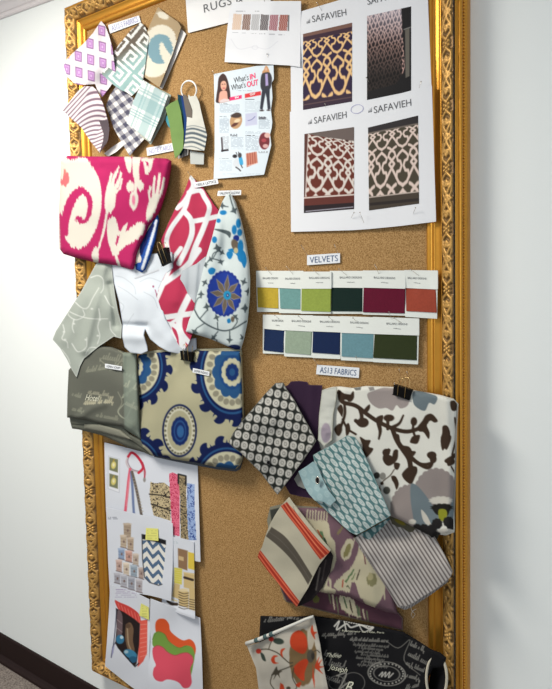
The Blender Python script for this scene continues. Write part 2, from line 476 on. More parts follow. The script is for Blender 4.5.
def rail(side, l0, l1, vis0, vis1):
    """full rail: plain mouldings over its whole length, the carved relief finely meshed"""
    def block(prof, step):
        n = max(2, int((vis1-vis0)/step)+1)
        t = np.linspace(0, 1, n); Wd = np.array([p[0] for p in prof]); H = np.array([p[1] for p in prof])
        T_, Wm = np.meshgrid(t, Wd, indexing='ij'); _, Hm = np.meshgrid(t, H, indexing='ij')
        L = (l0-Wm)+(l1-l0+2*Wm)*T_
        return L, Wm, Hm
    L, Wm, Hm = block(PROF_IN, .2)
    r = rail_mesh('frame_rail', side, L, Wm, Hm, GOLD, board)
    L, Wm, Hm = block(PROF_OUT, .2)
    rail_mesh('outer_moulding', side, L, Wm, Hm, GOLD, r)
    # carved band
    n = int((l1-l0)/.0014); wn = 24
    Wd = np.linspace(.0360, .0678, wn); t = np.linspace(0, 1, n)
    T_, Wm = np.meshgrid(t, Wd, indexing='ij'); L = (l0-Wm)+(l1-l0+2*Wm)*T_
    s = (Wm-.0360)/.0318
    bed = .0065+.0185*s+.0035*np.sin(np.pi*np.clip(s, 0, 1))
    rel = carve(L/.0318, (s-.5)*1.02)
    rel = rel*np.clip(np.minimum(s, 1-s)*12, 0, 1)
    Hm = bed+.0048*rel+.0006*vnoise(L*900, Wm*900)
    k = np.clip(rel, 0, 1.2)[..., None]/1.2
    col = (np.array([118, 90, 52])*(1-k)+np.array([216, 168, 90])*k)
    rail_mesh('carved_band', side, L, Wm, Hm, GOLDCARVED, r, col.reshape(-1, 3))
    # beads along the outer side
    V = []; F = []; nb = int((vis1-vis0)/.0062); off = 0
    la = np.linspace(0, math.pi, 5); lo = np.linspace(0, 2*math.pi, 7)[:-1]
    sph = np.array([(math.cos(a)*.0027, math.sin(a)*math.cos(b)*.0024, math.sin(a)*math.sin(b)*.0030) for a in la for b in lo])
    q = [(i*6+j, i*6+(j+1) % 6, (i+1)*6+(j+1) % 6, (i+1)*6+j) for i in range(4) for j in range(6)]
    q = np.array(q)
    for k_ in range(nb):
        l = vis0+(k_+.5)*.0062
        V.append(rail_pts(side, l+sph[:, 0], .0825-.0022+sph[:, 1]*1.3, .0022+sph[:, 2]*1.5)); F.append(q+off); off += len(sph)
    mesh_obj('bead_row', np.vstack(V), np.vstack(F), GOLD, r, smooth=True)
    return r
rail('left', ZB, ZT, ZB, ZT)
rail('right', ZB, ZT, ZB, ZT)
rail('top', XL, XR, XL, XR)
rail('bottom', XL, XR, XL, XR)

# ================================================================== paper on the upper half of the board
def trellis(p, q, nx, ny, bg, fg, w_=0.11, gam=0.0):
    """interlaced garden trellis drawn across the quad q"""
    p.quad(q); p.poly([(0, 0), (1, 0), (1, 1), (0, 1)], bg)
    K = p.k/math.sqrt(nx*ny)
    p.x = p.x*nx; p.y = (1-gam)*p.y*ny+gam*ny*(1-np.clip(1-p.y, 0, 1)**1.0)**0.62 if gam else p.y*ny; p.k = K
    A = [(.5, -.03), (.32, .04), (.22, .16), (0, .40), (-.12, .50), (0, .60), (.17, .72), (.12, .83), (0, .90), (-.11, .97), (-.2, 1.0)]
    B = [(.22, .16), (.25, .29), (.38, .31), (.455, .43), (.40, .55), (.28, .58), (.24, .68), (.36, .78), (.5, .86)]
    for i in range(-1, int(nx)+2):
        for j in range(-1, int(ny)+1):
            for m in (1, -1):
                p.line([(i+.5+m*a, j+1-b) for a, b in A], w_, fg, smooth=False)
                p.line([(i+.5+m*a, j+1-b) for a, b in B], w_, fg, smooth=False)
    p.T()
def decal(ps, name, q, painter, base=(240, 240, 240), res=0.45, lift=0.0006, mat=None, th=0.0003, smooth_outline=False):
    """a printed picture or a stuck-on slip that follows the sheet ps"""
    p = cr(q, True, 5) if smooth_outline else np.asarray(q, float)
    s = sheet(name, p, 0.0, painter, base=base, mat=mat or PHOTO, res=res, th=th)
    me = s.o.data; n = len(me.vertices); co = np.zeros(n*3); me.vertices.foreach_get('co', co); co = co.reshape(-1, 3)+np.array(s.o.location)
    # slide every point along its own line of sight direction onto the sheet, keeping its thickness
    v = (co-CAM)@ROT; px = PX-FPX*v[:, 0]/v[:, 2]; py = PY+FPX*v[:, 1]/v[:, 2]
    nw = at(px, py, ps.depth(px, py)+lift) + np.array([0, 1, 0])*(co[:, 1:2]-0.0)
    c = nw.mean(0); me.vertices.foreach_set('co', (nw-c).ravel()); me.update()
    s.o.location = c; parent_keep(s.o, ps.o); s.depth = lambda x, y: ps.depth(x, y)+lift
    return s

WHITE = (238, 240, 244)
# --- large sign, cut by the top of the picture
s = sheet('paper_sign', [(184, -24), (268, -48), (271, 10), (227, 23), (188, 33)], [(188, 33, .004), (227, 23, .004), (268, 10, .004), (190, 14, .006), (250, 2, .006), (230, 8, .005), (184, -24, .042), (268, -48, .046), (225, -30, .046)], None, base=(240, 240, 240), mat=PAPER, res=1.2, wr=.002)
tag(s.o, 'white card sign with thin capital letters reading RUGS', 'sign')
text(s.o, s.depth, 'RUGS & TE', (204.2, 12.6), (259, -3.8), (-1.0, -8.0), INK, spacing=1.1)

# --- colour chart
def f(p):
    p.T(180, 0, .2174)
    p.microtext(255, 50, 365, 56, 6, (150, 150, 155), .6)
    xs = [237, 282, 323, 364, 406, 450, 494]
    cols = [(222, 188, 160), (120, 84, 70), (176, 178, 182), (72, 66, 70), (160, 88, 100), (150, 62, 48)]
    for i in range(6):
        a, b = xs[i]+2, xs[i+1]-3
        q = [(a+7, 64+i*.8), (b+7, 65+i*.8), (b, 138+i*.8), (a, 136+i*.8)]
        sel = pip(p.x, p.y, np.asarray(q))
        v = 0.5+0.5*np.sin((p.x+9*np.abs(((p.y/11) % 2)-1))*2*math.pi/10)*np.sign(np.sin(p.y*math.pi/9)+.2)
        cc = np.array(cols[i])*(1-v[:, None]*.6)+np.array([232, 228, 226])*v[:, None]*.6
        p.C[sel] = cc[sel]
        p.microtext(a, 148+i*2, b-10, 154+i*2, 6, (140, 140, 150), .6, seed=i)
    p.poly([(497, 70), (503, 70), (501, 142), (495, 142)], (90, 90, 90))
    p.line([(235, 180), (270, 225), (340, 215), (400, 225), (450, 190)], 1.5, (214, 216, 224)); p.ell(345, 218, 14, 10, (216, 218, 226), inner=.8)
s = sheet('colour_chart', [(232, 2), (268, 1), (301, 1), (300, 67), (288.7, 65.4), (224.6, 62), (226, 40), (229, 14)], [(226, 60, .008), (232, 3, .020), (268, 2, .018), (298, 30, .010), (240, 25, .016)], f, base=WHITE, mat=PAPER, res=.5, folds=[([(262, 70), (270, 0)], .003, 8)])
tag(s.o, 'white sheet with a row of six small patterned colour swatches', 'colour chart')

# --- magazine page
def f(p):
    p.T(210, 60, .1268)
    tx = (168, 182, 196)
    for (a, b, c, d, sd) in [(75, 350, 235, 415, 1), (275, 325, 400, 410, 2), (75, 455, 150, 520, 3), (385, 465, 470, 520, 4), (75, 445, 120, 452, 9)]: p.microtext(a, b, c, d, 9, tx, .7, sd)
    p.microtext(75, 345, 160, 353, 9, (90, 90, 100), .9, 3); p.microtext(278, 308, 360, 316, 9, (90, 90, 100), .9, 4); p.microtext(75, 443, 150, 451, 8, (80, 80, 90), .9, 5); p.microtext(385, 445, 450, 470, 9, (80, 80, 90), .9, 6)
    p.microtext(210, 240, 330, 247, 8, tx, .8, 8)
    # portrait
    hair = (58, 30, 28)
    p.poly([(75, 130), (100, 108), (125, 125), (145, 180), (158, 250), (160, 300), (150, 325), (55, 338), (50, 290), (60, 220), (65, 160)], hair, True)
    p.poly([(82, 250), (130, 245), (140, 300), (150, 322), (75, 336), (70, 300)], (226, 170, 150), True)
    p.ell(107, 200, 24, 42, (228, 172, 148)); p.poly([(80, 180), (90, 145), (125, 145), (134, 185), (118, 165), (95, 168)], hair, True)
    p.ell(98, 192, 4, 2.5, (60, 40, 40)); p.ell(117, 190, 4, 2.5, (60, 40, 40)); p.ell(109, 222, 9, 4, (190, 70, 80))
    p.poly([(80, 318), (110, 305), (150, 310), (160, 326), (78, 338)], (222, 205, 205))
    p.poly([(155, 295), (250, 276), (250, 303), (155, 322)], (228, 48, 110)); p.poly([(275, 268), (400, 246), (402, 276), (275, 300)], (222, 44, 52))
    # standing figure in a dark trouser suit
    p.poly([(425, 75), (440, 45), (458, 60), (470, 110), (420, 130), (412, 95)], (206, 150, 100), True)
    p.ell(442, 72, 9, 14, (222, 176, 150))
    p.poly([(405, 120), (430, 100), (470, 100), (488, 140), (485, 190), (470, 230), (415, 240), (398, 200)], (40, 40, 52), True)
    p.poly([(435, 110), (455, 108), (460, 200), (438, 205)], (176, 160, 210))
    p.poly([(412, 228), (472, 222), (470, 300), (478, 385), (455, 392), (447, 300), (438, 262), (425, 330), (415, 392), (394, 385), (403, 300)], (34, 38, 56))
    p.ell(408, 398, 16, 7, (60, 50, 55)); p.ell(462, 396, 14, 6, (60, 50, 55))
    # round pictures and boxes
    p.ell(205, 478, 47, 62, (196, 160, 120), ang=15); p.poly([(170, 440), (205, 415), (245, 425), (235, 450), (180, 460)], (50, 38, 36), True); p.ell(212, 470, 28, 16, (230, 205, 170))
    p.poly([(280, 425), (368, 412), (372, 510), (280, 522)], (206, 206, 230)); p.line([(300, 490), (330, 470), (360, 445)], 4, (110, 110, 170))
    p.T(210, 115, .1268)
    p.ell(205, 50, 46, 60, (190, 150, 110), ang=15); p.ell(205, 6, 40, 16, (60, 44, 40)); p.ell(195, 75, 30, 12, (90, 44, 36), ang=-30); p.ell(215, 45, 26, 14, (232, 208, 170), ang=-20)
    p.poly([(280, -10), (370, -15), (372, 72), (280, 82)], (200, 204, 228)); p.line([(300, 45), (330, 35), (355, 12)], 4, (90, 90, 150))
    p.microtext(75, 30, 150, 140, 9, tx, .7, 11); p.microtext(385, 30, 470, 110, 9, tx, .7, 12); p.microtext(385, 15, 440, 35, 9, (80, 80, 90), .9, 13)
    p.microtext(165, 175, 265, 270, 9, tx, .7, 14); p.microtext(158, 150, 215, 172, 9, (70, 70, 80), .9, 15); p.microtext(278, 165, 385, 280, 9, tx, .7, 16); p.microtext(278, 160, 355, 168, 9, (70, 70, 80), .9, 17)
    p.microtext(95, 170, 150, 270, 9, (120, 110, 120), .8, 18); p.line([(92, 180), (98, 285)], 12, (70, 60, 66), False); p.poly([(88, 275), (145, 268), (147, 282), (88, 290)], (40, 34, 38))
    p.microtext(75, 355, 175, 440, 9, tx, .7, 19); p.microtext(75, 340, 160, 350, 9, (70, 70, 80), .9, 20); p.microtext(385, 288, 455, 300, 9, (80, 80, 90), .9, 21); p.microtext(280, 130, 400, 150, 9, tx, .6, 22)
    p.microtext(100, 460, 400, 480, 9, tx, .5, 23)
    p.ell(428, 205, 42, 66, (112, 28, 40)); p.ell(452, 160, 24, 20, (224, 180, 170)); p.ell(425, 200, 20, 14, (170, 60, 70)); p.ell(438, 245, 22, 16, (214, 170, 166))
    # two small figures and a striped cushion
    p.poly([(180, 385), (200, 345), (220, 350), (232, 400), (205, 415), (190, 405)], (216, 222, 228), True); p.poly([(228, 335), (250, 330), (262, 385), (240, 395), (230, 370)], (60, 165, 215), True)
    p.ell(196, 325, 18, 14, (40, 36, 40)); p.ell(235, 318, 15, 20, (70, 66, 70)); p.line([(205, 412), (225, 425), (240, 440)], 9, (60, 56, 60)); p.line([(245, 395), (255, 415)], 7, (60, 56, 60)); p.line([(212, 310), (206, 295)], 5, (40, 36, 40)); p.line([(228, 305), (224, 292)], 5, (60, 56, 60))
    p.poly([(284, 305), (368, 290), (376, 375), (290, 412)], (190, 110, 90))
    for k in range(9): p.line([(288+k*9, 303-k*1.6), (294+k*9, 405-k*3.4)], 3, (150, 70, 60) if k % 2 else (216, 160, 130), False)
    p.line([(300, 400), (375, 380)], 5, (240, 200, 190), False)
s = sheet('magazine_page', [(213.8, 74), (240, 69), (256, 66), (273.4, 65), (273.8, 79), (271.5, 83), (272.4, 98), (270.8, 110), (272.2, 122), (271.6, 128), (270, 134), (271.2, 145), (268, 158), (265.5, 168), (264, 174.6), (238, 177), (213.6, 179), (214.6, 150), (214.6, 110)], [(214, 80, .004), (272, 75, .010), (240, 120, .005), (214, 178, .005), (268, 150, .009)], f, base=(222, 234, 242), mat=PAPER, res=.38, folds=[([(240, 66), (238, 180)], .002, 12)])
tag(s.o, "torn magazine page headed What's IN What's OUT with small pictures", 'magazine page')
mp = s
text(s.o, s.depth, "What's", (234, 83.2), (248.6, 79.6), (-.6, -5.6), INK); text(s.o, s.depth, 'IN', (250, 79.4), (255.5, 77.8), (-.4, -5.0), INKPINK, bold=.03)
text(s.o, s.depth, "What's", (231.3, 90.6), (245.6, 87.2), (-.6, -5.8), INK); text(s.o, s.depth, 'OUT', (247, 87.2), (258.3, 84.6), (-.5, -5.4), INKPINK, bold=.025)
text(s.o, s.depth, 'IN', (235, 98.6), (238.5, 98.0), (-.1, -1.9), INKWHITE, bold=.02); text(s.o, s.depth, 'OUT', (250, 95.6), (255.5, 94.6), (-.1, -2.0), INKWHITE, bold=.02)

# --- four rug sheets
def rug_a(p):
    q = [(303, 34), (352, 22.6), (352, 101.5), (303, 110)]
    p.poly(q, (50, 34, 58)); trellis(p, [(300, 40), (356, 27), (366, 95), (293, 104)], 3.0, 2.1, (42, 28, 58), (224, 184, 128), .085, .7)
    p.poly([(302, 33), (353, 21), (353, 30), (302, 42)], (116, 84, 74)); p.poly([(302, 37.5), (353, 26.5), (353, 31), (302, 41.5)], (58, 38, 52))
    p.poly([(302, 101), (353, 93), (353, 102.5), (302, 111)], (52, 36, 52)); p.line([(303, 105), (352, 97)], .9, (96, 74, 74), False)
def rug_b(p):
    q = [(367, 16), (411, 6.4), (411, 91), (367, 100)]
    p.poly(q, (24, 22, 26))
    for k, (i0, n) in enumerate([(0, 5)]):
        trellis(p, [(366, 12), (403, 2), (401, 84), (366, 96)], 5.0, 4.6, (36, 24, 28), (186, 150, 140), .10)
    t = np.clip((p.X-366)/36, 0, 1); v = np.clip((p.Y-12)/80, 0, 1)
    # printed picture darkens towards its foot, with its glare painted pale at the top
    k = np.clip(1.25-v*1.25, .25, 1.25)[:, None]; ins = (p.X < 402)
    p.C[ins] = (p.C*k)[ins]
    hl = np.clip(1-v*2.4, 0, 1)[:, None]*.55*ins[:, None]; p.C[:] = p.C*(1-hl)+np.array([196, 200, 214])*hl
    p.poly([(401, 5), (412, 2), (412, 92), (366, 101), (366, 92), (396, 84), (405, 70)], (20, 19, 22))
    p.poly([(405, 30), (409.5, 28), (409.5, 76), (405.5, 78)], (96, 92, 84)); p.line([(404, 29.5), (411, 27)], 1, (130, 128, 124), False)
def rug_c(p):
    q = [(304.4, 134), (354, 127), (354, 209), (303.8, 213)]
    p.poly(q, (70, 42, 38)); trellis(p, [(294, 130), (370, 147), (375, 197), (287, 199)], 4.0, 2.2, (98, 44, 34), (206, 198, 190), .095, .7)
    p.poly([(303, 133), (355, 126), (355, 141), (320, 136.5)], (100, 88, 84)); p.line([(308, 134), (305.5, 197)], 1.2, (206, 196, 190), False)
    p.poly([(302, 133), (308, 132), (305, 198), (302, 200)], (84, 50, 44))
    p.poly([(302, 197), (355, 193.5), (355, 210), (302, 215)], (92, 46, 40)); p.line([(303, 198), (354, 194.6)], 1.4, (210, 200, 192), False)
    p.poly([(302, 206), (355, 202.5), (355, 209), (302, 214)], (38, 28, 32)); p.line([(306, 211.4), (353, 207)], .9, (170, 170, 180), False)
def rug_d(p):
    q = [(368, 127.6), (418, 115.5), (419, 203.6), (369, 210.5)]
    p.poly(q, (60, 54, 48)); trellis(p, [(364, 132), (423, 121), (427, 191), (359, 197)], 3.0, 2.2, (68, 62, 50), (212, 192, 182), .085, .7)
    p.poly([(367, 127), (419, 114.5), (419, 124), (367, 134)], (44, 40, 42)); p.line([(368, 133.5), (418, 123.6)], 1.4, (110, 100, 92), False)
    p.poly([(367, 197), (420, 191.5), (420, 205), (368, 212)], (66, 58, 50)); p.line([(368, 197.5), (419, 191.6)], 1.1, (190, 176, 166), False); p.poly([(368, 203), (420, 198), (420, 201), (368, 206)], (44, 38, 36))
def rug_sheet(poly, d, q, fn, lab, t0, t1, capv, logo, clip=None):
    s = sheet('rug_print', poly, d, None, base=WHITE, mat=PAPER, res=1.1)
    tag(s.o, lab, 'printed sheet', 'rug sheets at the top right of the board')
    decal(s, 'printed_photo', q, fn, res=.4)
    text(s.o, s.depth, 'SAFAVIEH', t0, t1, capv, INK)
    if logo:
        x, y = logo; V = []; F = []
        for a, b, h in ((0, 0, 3.2), (1.3, -.3, 4.4), (2.6, -.6, 5.4)):
            V += [(x+a, y+b), (x+a+.9, y+b-.2), (x+a+.6, y+b-h)]; F.append((len(V)-3, len(V)-2, len(V)-1))
        V = np.array(V); mesh_obj('printed_emblem', at(V[:, 0], V[:, 1], s.depth(V[:, 0], V[:, 1])+.0007), F, INK, s.o)
    return s
rs1 = rug_sheet([(290.3, 14.5), (343, -1), (367, -8), (368, 101), (291, 114)], [(291, 20, .010), (366, 20, .005), (300, 110, .005)], [(303, 34), (352, 22.6), (352, 101.5), (303, 110)], rug_a,
    'white rug sheet showing a purple rug with yellow trellis, upper left of the four', (312.3, 22.4), (346.4, 15.2), (-.5, -6.6), (306.5, 23.6))
rs2 = rug_sheet([(366, -32), (426, -46), (431.5, 90), (366.3, 104)], [(366, 20, .0075), (431, 20, .0135), (430, 88, .0135)], [(367, 16), (411, 6.4), (411, 91), (367, 100)], rug_b,
    'rug sheet showing a dark hanging rug in a dim room, upper right of four', (367.5, 5), (403, -4), (-.5, -7), None)
rs3 = rug_sheet([(289.8, 111.8), (330, 106.5), (368, 100.4), (369.5, 229), (352.5, 230.2), (291, 231.9)], [(291, 120, .0115), (366, 110, .0095), (291, 230, .006), (350, 228, .007)], [(304.4, 134), (354, 127), (354, 209), (303.8, 213)], rug_c,
    'white rug sheet showing a brown rug with white trellis, lower left of the four', (314.2, 123.8), (346.7, 117.6), (-.4, -6.6), (308.2, 124.3))
rs4 = rug_sheet([(366.6, 101), (400, 93.5), (431.8, 85.2), (436, 221.6), (400, 226), (367.5, 229.2)], [(366, 110, .0125), (432, 90, .0175), (370, 228, .009), (436, 220, .0165)], [(368, 127.6), (418, 115.5), (419, 203.6), (369, 210.5)], rug_d,
    'white rug sheet showing a grey green rug with pale trellis, lower right of the four', (374, 113.4), (411.3, 105.6), (-.4, -7.0), (368.2, 112.6))
# faint round stamp on the brown rug's sheet
th_ = np.linspace(0, 2*math.pi, 33)[:-1]
for rr in ((6.4, 4.6), ):
    a = np.stack([357+rr[0]*np.cos(th_), 109+rr[1]*np.sin(th_)-.12*rr[0]*np.cos(th_)], 1); b = np.stack([357+(rr[0]-.5)*np.cos(th_), 109+(rr[1]-.5)*np.sin(th_)-.12*rr[0]*np.cos(th_)], 1)
    V = np.vstack([a, b]); mesh_obj('printed_stamp', at(V[:, 0], V[:, 1], rs3.depth(V[:, 0], V[:, 1])+.0008), [(i, (i+1) % 32, 32+(i+1) % 32, 32+i) for i in range(32)], INKLILAC, rs3.o)

# ------------------------------------------------------------------ small labels
def label(q, body, lab, d=.004, mat=INKBLUE, inset=(.08, .2, .93, .62), group='small paper labels on the board', bold=0.0):
    q = np.asarray(q, float)
    s = sheet('paper_label', q, d, None, base=(236, 240, 244), mat=PAPER, res=.8, th=.0004)
    tag(s.o, lab, 'label', group)
    if body:
        TL, TR, BR, BL = q; f_ = lambda u, v: TL*(1-u)*(1-v)+TR*u*(1-v)+BR*u*v+BL*(1-u)*v
        a = f_(inset[0], 1-inset[1]); b = f_(inset[2], 1-inset[1]); c = f_(inset[0], 1-inset[1]-inset[3])-a
        text(s.o, s.depth, body, tuple(a), tuple(b), tuple(c), mat, bold=bold)
    return s
label([(307, 255.2), (340, 253), (340, 262.8), (307, 265.2)], 'VELVETS', 'paper label reading VELVETS above the velvet cards', bold=-.004)
label([(317, 364.8), (359.4, 367.8), (358.8, 378), (316, 374.2)], 'AS13 FABRICS', 'paper label reading AS13 FABRICS under the velvet cards', bold=-.004)
label([(108, 25), (139, 15.4), (140.8, 22), (110, 33.5)], 'AS12-S FABRICS', 'pale lilac lettered label along the frame corner at the top left', mat=INKLILAC)
label([(146.5, 148), (172.6, 143), (174, 150.6), (147.2, 155.8)], 'NOTE CARDS', 'white paper label just above the folded pink fabric', mat=INKLILAC)

# ------------------------------------------------------------------ velvet cards
def vcard(hq, sq, colr, lab, d, tq):
    """hq: card outline, sq: swatch outline, tq: header text baseline"""
    s = sheet('velvet_card', hq, d, None, base=(232, 238, 232), mat=PAPER, res=1.0, th=.0006)
    tag(s.o, lab, 'fabric sample card', 'velvet sample cards in two rows')
    def f(p):
        n = vnoise(p.X*.8, p.Y*.8, 3)+vnoise(p.X*2, p.Y*2, 4); p.C *= (0.94+.06*n)[:, None]
    decal(s, 'velvet_swatch', sq, f, base=colr, mat=VELVET, lift=.0016, th=.0016, res=.6)
    # header flap folded over the top of the swatch
    a, b, c_, e = hq[0], hq[1], sq[1], sq[0]
    hd = decal(s, 'header_flap', [(a[0]+.1, a[1]+.1), (b[0]-.1, b[1]+.1), (b[0]-.1, c_[1]+.8), (a[0]+.1, e[1]+.8)], None, base=(236, 240, 234), mat=PAPER, lift=.0028, th=.0010, res=1)
    (x0, y0), (x1, y1) = tq
    text(hd.o, hd.depth, 'BALLARD DESIGNS', (x0, y0), (x1, y1), (0, -2.0), INK, lift=.0005)
    m0, m1 = x0*.68+x1*.32, x0*.32+x1*.68
    text(hd.o, hd.depth, 'velvet', (m0, y0+4.2), (m1, y1+4.3), (0, -1.2), INK, lift=.0005)
    return s
K = .3804
def c7(*pts): return cv(240, 240, K, pts)
row1 = [
 (c7((42, 81), (104, 81), (104, 189), (45, 189)), c7((45, 122), (100, 124), (100, 180), (47, 177)), (204, 176, 58), 'yellow velvet sample card at the left end of the top row', .004, c7((60, 103), (101, 103))),
 (c7((100, 81), (166, 81), (166, 193), (102, 192)), c7((104, 124), (159, 127), (158, 182), (106, 180)), (120, 168, 164), 'pale aqua velvet sample card in the top row beside the yellow one', .005, c7((119, 104), (158, 104))),
 (c7((236, 81), (328, 81), (328, 194), (236, 194)), c7((238, 123), (323, 124), (324, 188), (239, 187)), (6, 38, 32), 'very dark green velvet sample card in the top row', .005, c7((262, 101), (320, 101))),
 (c7((432, 79), (520, 80), (518, 207), (434, 202)), c7((436, 124), (513, 128), (516, 191), (437, 187)), (168, 74, 54), 'rust orange velvet sample card at the right end of the top row', [(408, 290, .007), (425, 290, .013), (438, 290, .019)], c7((441, 102), (490, 104))),
 (c7((160, 83), (240, 83), (239, 194), (159, 194)), c7((162, 126), (238, 126), (237, 189), (161, 186)), (156, 174, 78), 'lime green velvet sample card in the top row', .0085, c7((182, 102), (236, 102))),
 (c7((323, 80), (435, 80), (434, 199), (322, 196)), c7((325, 123), (433, 126), (432, 193), (323, 190)), (104, 8, 44), 'crimson velvet sample card, widest of the top row', .0095, c7((352, 101), (408, 103))),
]
row2 = [
 (c7((60, 196), (118, 197), (118, 300), (60, 298)), c7((64, 231), (116, 236), (113, 296), (62, 290)), (10, 40, 84), 'navy velvet sample card at the left end of the lower row', .004, c7((84, 214), (114, 215))),
 (c7((114, 197), (192, 198), (190, 309), (116, 306)), c7((120, 235), (188, 239), (185, 302), (118, 296)), (160, 178, 156), 'sage grey velvet sample card in the lower row', .005, c7((136, 215), (187, 217))),
 (c7((190, 199), (266, 201), (264, 313), (190, 310)), c7((192, 238), (262, 241), (261, 301), (190, 296)), (8, 36, 80), 'deep navy velvet sample card in the middle of the lower row', .006, c7((210, 217), (262, 218))),
 (c7((264, 200), (352, 203), (350, 320), (265, 316)), c7((268, 242), (351, 245), (349, 311), (267, 306)), (112, 156, 166), 'dusty aqua velvet sample card in the lower row', .007, c7((290, 219), (338, 221))),
 (c7((349, 202), (471, 206), (468, 327), (349, 321)), c7((354, 245), (464, 249), (463, 316), (350, 310)), (48, 58, 26), 'olive green velvet sample card at the right end of the lower row', .008, c7((385, 222), (440, 224))),
]
for a in row1: vcard(*a)
for a in row2: vcard(*a)

# ================================================================== loose swatches, upper left
def fabric(name, poly, d, fn, lab, group=None, cat='fabric swatch', **k):
    k.setdefault('th', .0016); k.setdefault('wr', .002)
    s = sheet(name, poly, d, fn, **k)
    if lab: tag(s.o, lab, cat, group)
    return s
G1 = 'small fabric swatches pinned at the top left'
OF = .047                                            # clear of the frame's carving
# purple trellis
def f(p):
    for i in range(-3, 5):
        for j in range(-5, 6):
            x = 90+12.3*i+.6*j; y = 43.5+3.4*i+16.2*j
            q = lambda w_, h_: [(x-w_*.5, y-h_*.5-w_*.12), (x+w_*.5, y-h_*.5+w_*.14), (x+w_*.48, y+h_*.5+w_*.1), (x-w_*.46, y+h_*.5-w_*.14)]
            p.poly(q(7.2, 10.2), (122, 78, 132)); p.poly(q(5.8, 8.4), (214, 170, 222)); p.poly(q(3.0, 4.6), (172, 112, 188)); p.poly(q(1.8, 3.0), (226, 196, 232))
fabric('trellis_swatch', [(101, 21), (105, 25.5), (109, 36), (112, 47), (114, 62), (116, 78), (109, 88), (102, 97), (98, 92), (95, 84), (80, 85), (74, 83), (67.5, 77), (63.5, 66), (66, 60), (73, 53), (84, 43), (93, 33)],
       [(64, 66, OF+.005), (75, 55, OF), (101, 24, .008), (105, 90, .016), (88, 40, .03), (75, 80, OF)], f, 'white fabric swatch printed with purple squares in a trellis', G1, base=(244, 238, 242), folds=[([(100, 24), (92, 60), (98, 90)], .005, 5)], wr=.004, ws=14)
# beige and blue ikat, with its paper
sheet_ = fabric('ikat_swatch', [(158, 7), (163, 11.5), (178, 22), (181, 27), (172.5, 54), (159.3, 87.5), (143, 76), (129, 66), (138, 46), (146, 34), (152, 20)], [(158, 8, .008), (178, 24, .014), (160, 86, .02), (130, 66, .012)],
       lambda p: (p.T().jag(1.2, .3, 1.5).ell(157.5, 51, 18.5, 27, (238, 232, 214), ang=18), p.ell(160, 49, 12.5, 15, (132, 168, 180), ang=8), p.ell(166, 56, 4.2, 12, (238, 232, 214), ang=-28), p.ell(162.5, 49, 2.6, 7, (238, 232, 214), ang=-10), p.ell(163, 15.5, 6.5, 3.2, (238, 232, 214), ang=25)),
       'beige fabric swatch with a cream ring around a blue patch', G1, base=(186, 164, 130), folds=[([(170, 20), (150, 80)], .002, 8)])
p_ = sheet('backing_paper', [(160, 10), (184, 31.5), (186, 34), (174, 62), (162, 89.5), (156, 84)], .005, None, base=(236, 234, 232), mat=PAPER, res=1.0, parent=sheet_.o)
# greek key
KEY = ['########.', '#......#.', '#.####.#.', '#.#..#.#.', '#.#.##.#.', '#.#....#.', '#.######.', '#........', '#.######.'][:8]
KEY = ['#######.', '#.....#.', '#.###.#.', '#.#.#.#.', '#.#...#.', '#.#####.', '#.......', '########']
def f(p):
    p.axes((118, 60), (1.7, -2.1), (2.0, 1.75)); g = np.array([[ch == '#' for ch in r] for r in KEY])
    on = g[np.floor(p.y).astype(int) % 8, np.floor(p.x).astype(int) % 8]
    t = np.clip(((p.X-118)*.55+(p.Y-60)*.83)/14+.35, 0, 1)[:, None]
    col = np.array([112, 102, 92])*(1-t)+np.array([158, 192, 190])*t
    p.C[on] = col[on]
fabric('greek_key_swatch', [(141, 22), (145, 27), (149, 37), (147, 50), (145, 66), (142, 84), (137, 91), (131.5, 96), (126, 92), (121, 90), (115, 86), (109, 81), (101, 73.5), (104, 66), (109, 58), (118, 46), (130, 31)], [(141, 23, .011), (102, 73, .030), (130, 94, .024), (125, 60, .017)], f,
       'white fabric swatch with a grey and aqua greek key maze', G1, base=(240, 242, 238), wr=.004, ws=12, folds=[([(128, 40), (122, 90)], .003, 5)])
# purple ticking
def f(p):
    ang = np.clip((p.X-80)/28+(p.Y-110)/60, 0, 1)*.45
    u = (p.X-63)*np.sin(.83-ang)+(p.Y-115)*np.cos(.83-ang)
    k = 0.5+0.5*np.sin(u*2*math.pi/3.3); p.put(np.clip(k*1.9-.75, 0, 1), (128, 104, 120))
s = fabric('ticking_swatch', [(84.5, 86), (92.6, 86.5), (96.7, 90.5), (103, 104), (108, 122), (109, 130), (107, 142), (99.5, 152.5), (91, 142), (81, 127), (68, 115.5), (62.5, 110.5), (70, 101), (78, 91)], [(63, 110, OF+.012), (85, 88, OF), (95, 90, .036), (108, 125, .03), (99, 150, .036), (80, 112, OF)], f,
       'white fabric swatch with thin purple stripes and a turned corner', G1, base=(240, 232, 234), wr=.003, ws=14)
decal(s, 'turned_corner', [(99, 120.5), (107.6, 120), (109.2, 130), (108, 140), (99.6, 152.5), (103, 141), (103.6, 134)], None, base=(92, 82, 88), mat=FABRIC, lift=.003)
# gingham
def f(p):
    p.axes((110, 100), (2.7, 3.6), (-3.6, 2.5)); a = (np.sin(p.x*math.pi) > 0)*1.0; b = (np.sin(p.y*math.pi) > 0)*1.0; k = (a+b)/2
    p.put(np.where(k == 1, .9, k*.9), (70, 70, 92))
fabric('gingham_swatch', [(117, 85), (125, 92), (133, 98), (146, 137), (136, 148), (129.5, 156), (125, 148), (114, 129), (106, 106), (110, 95)], [(117, 88, .012), (130, 155, .018), (108, 106, .014)], f, 'navy and white gingham swatch hanging by one corner', G1, base=(238, 236, 232), wr=.004, ws=14)
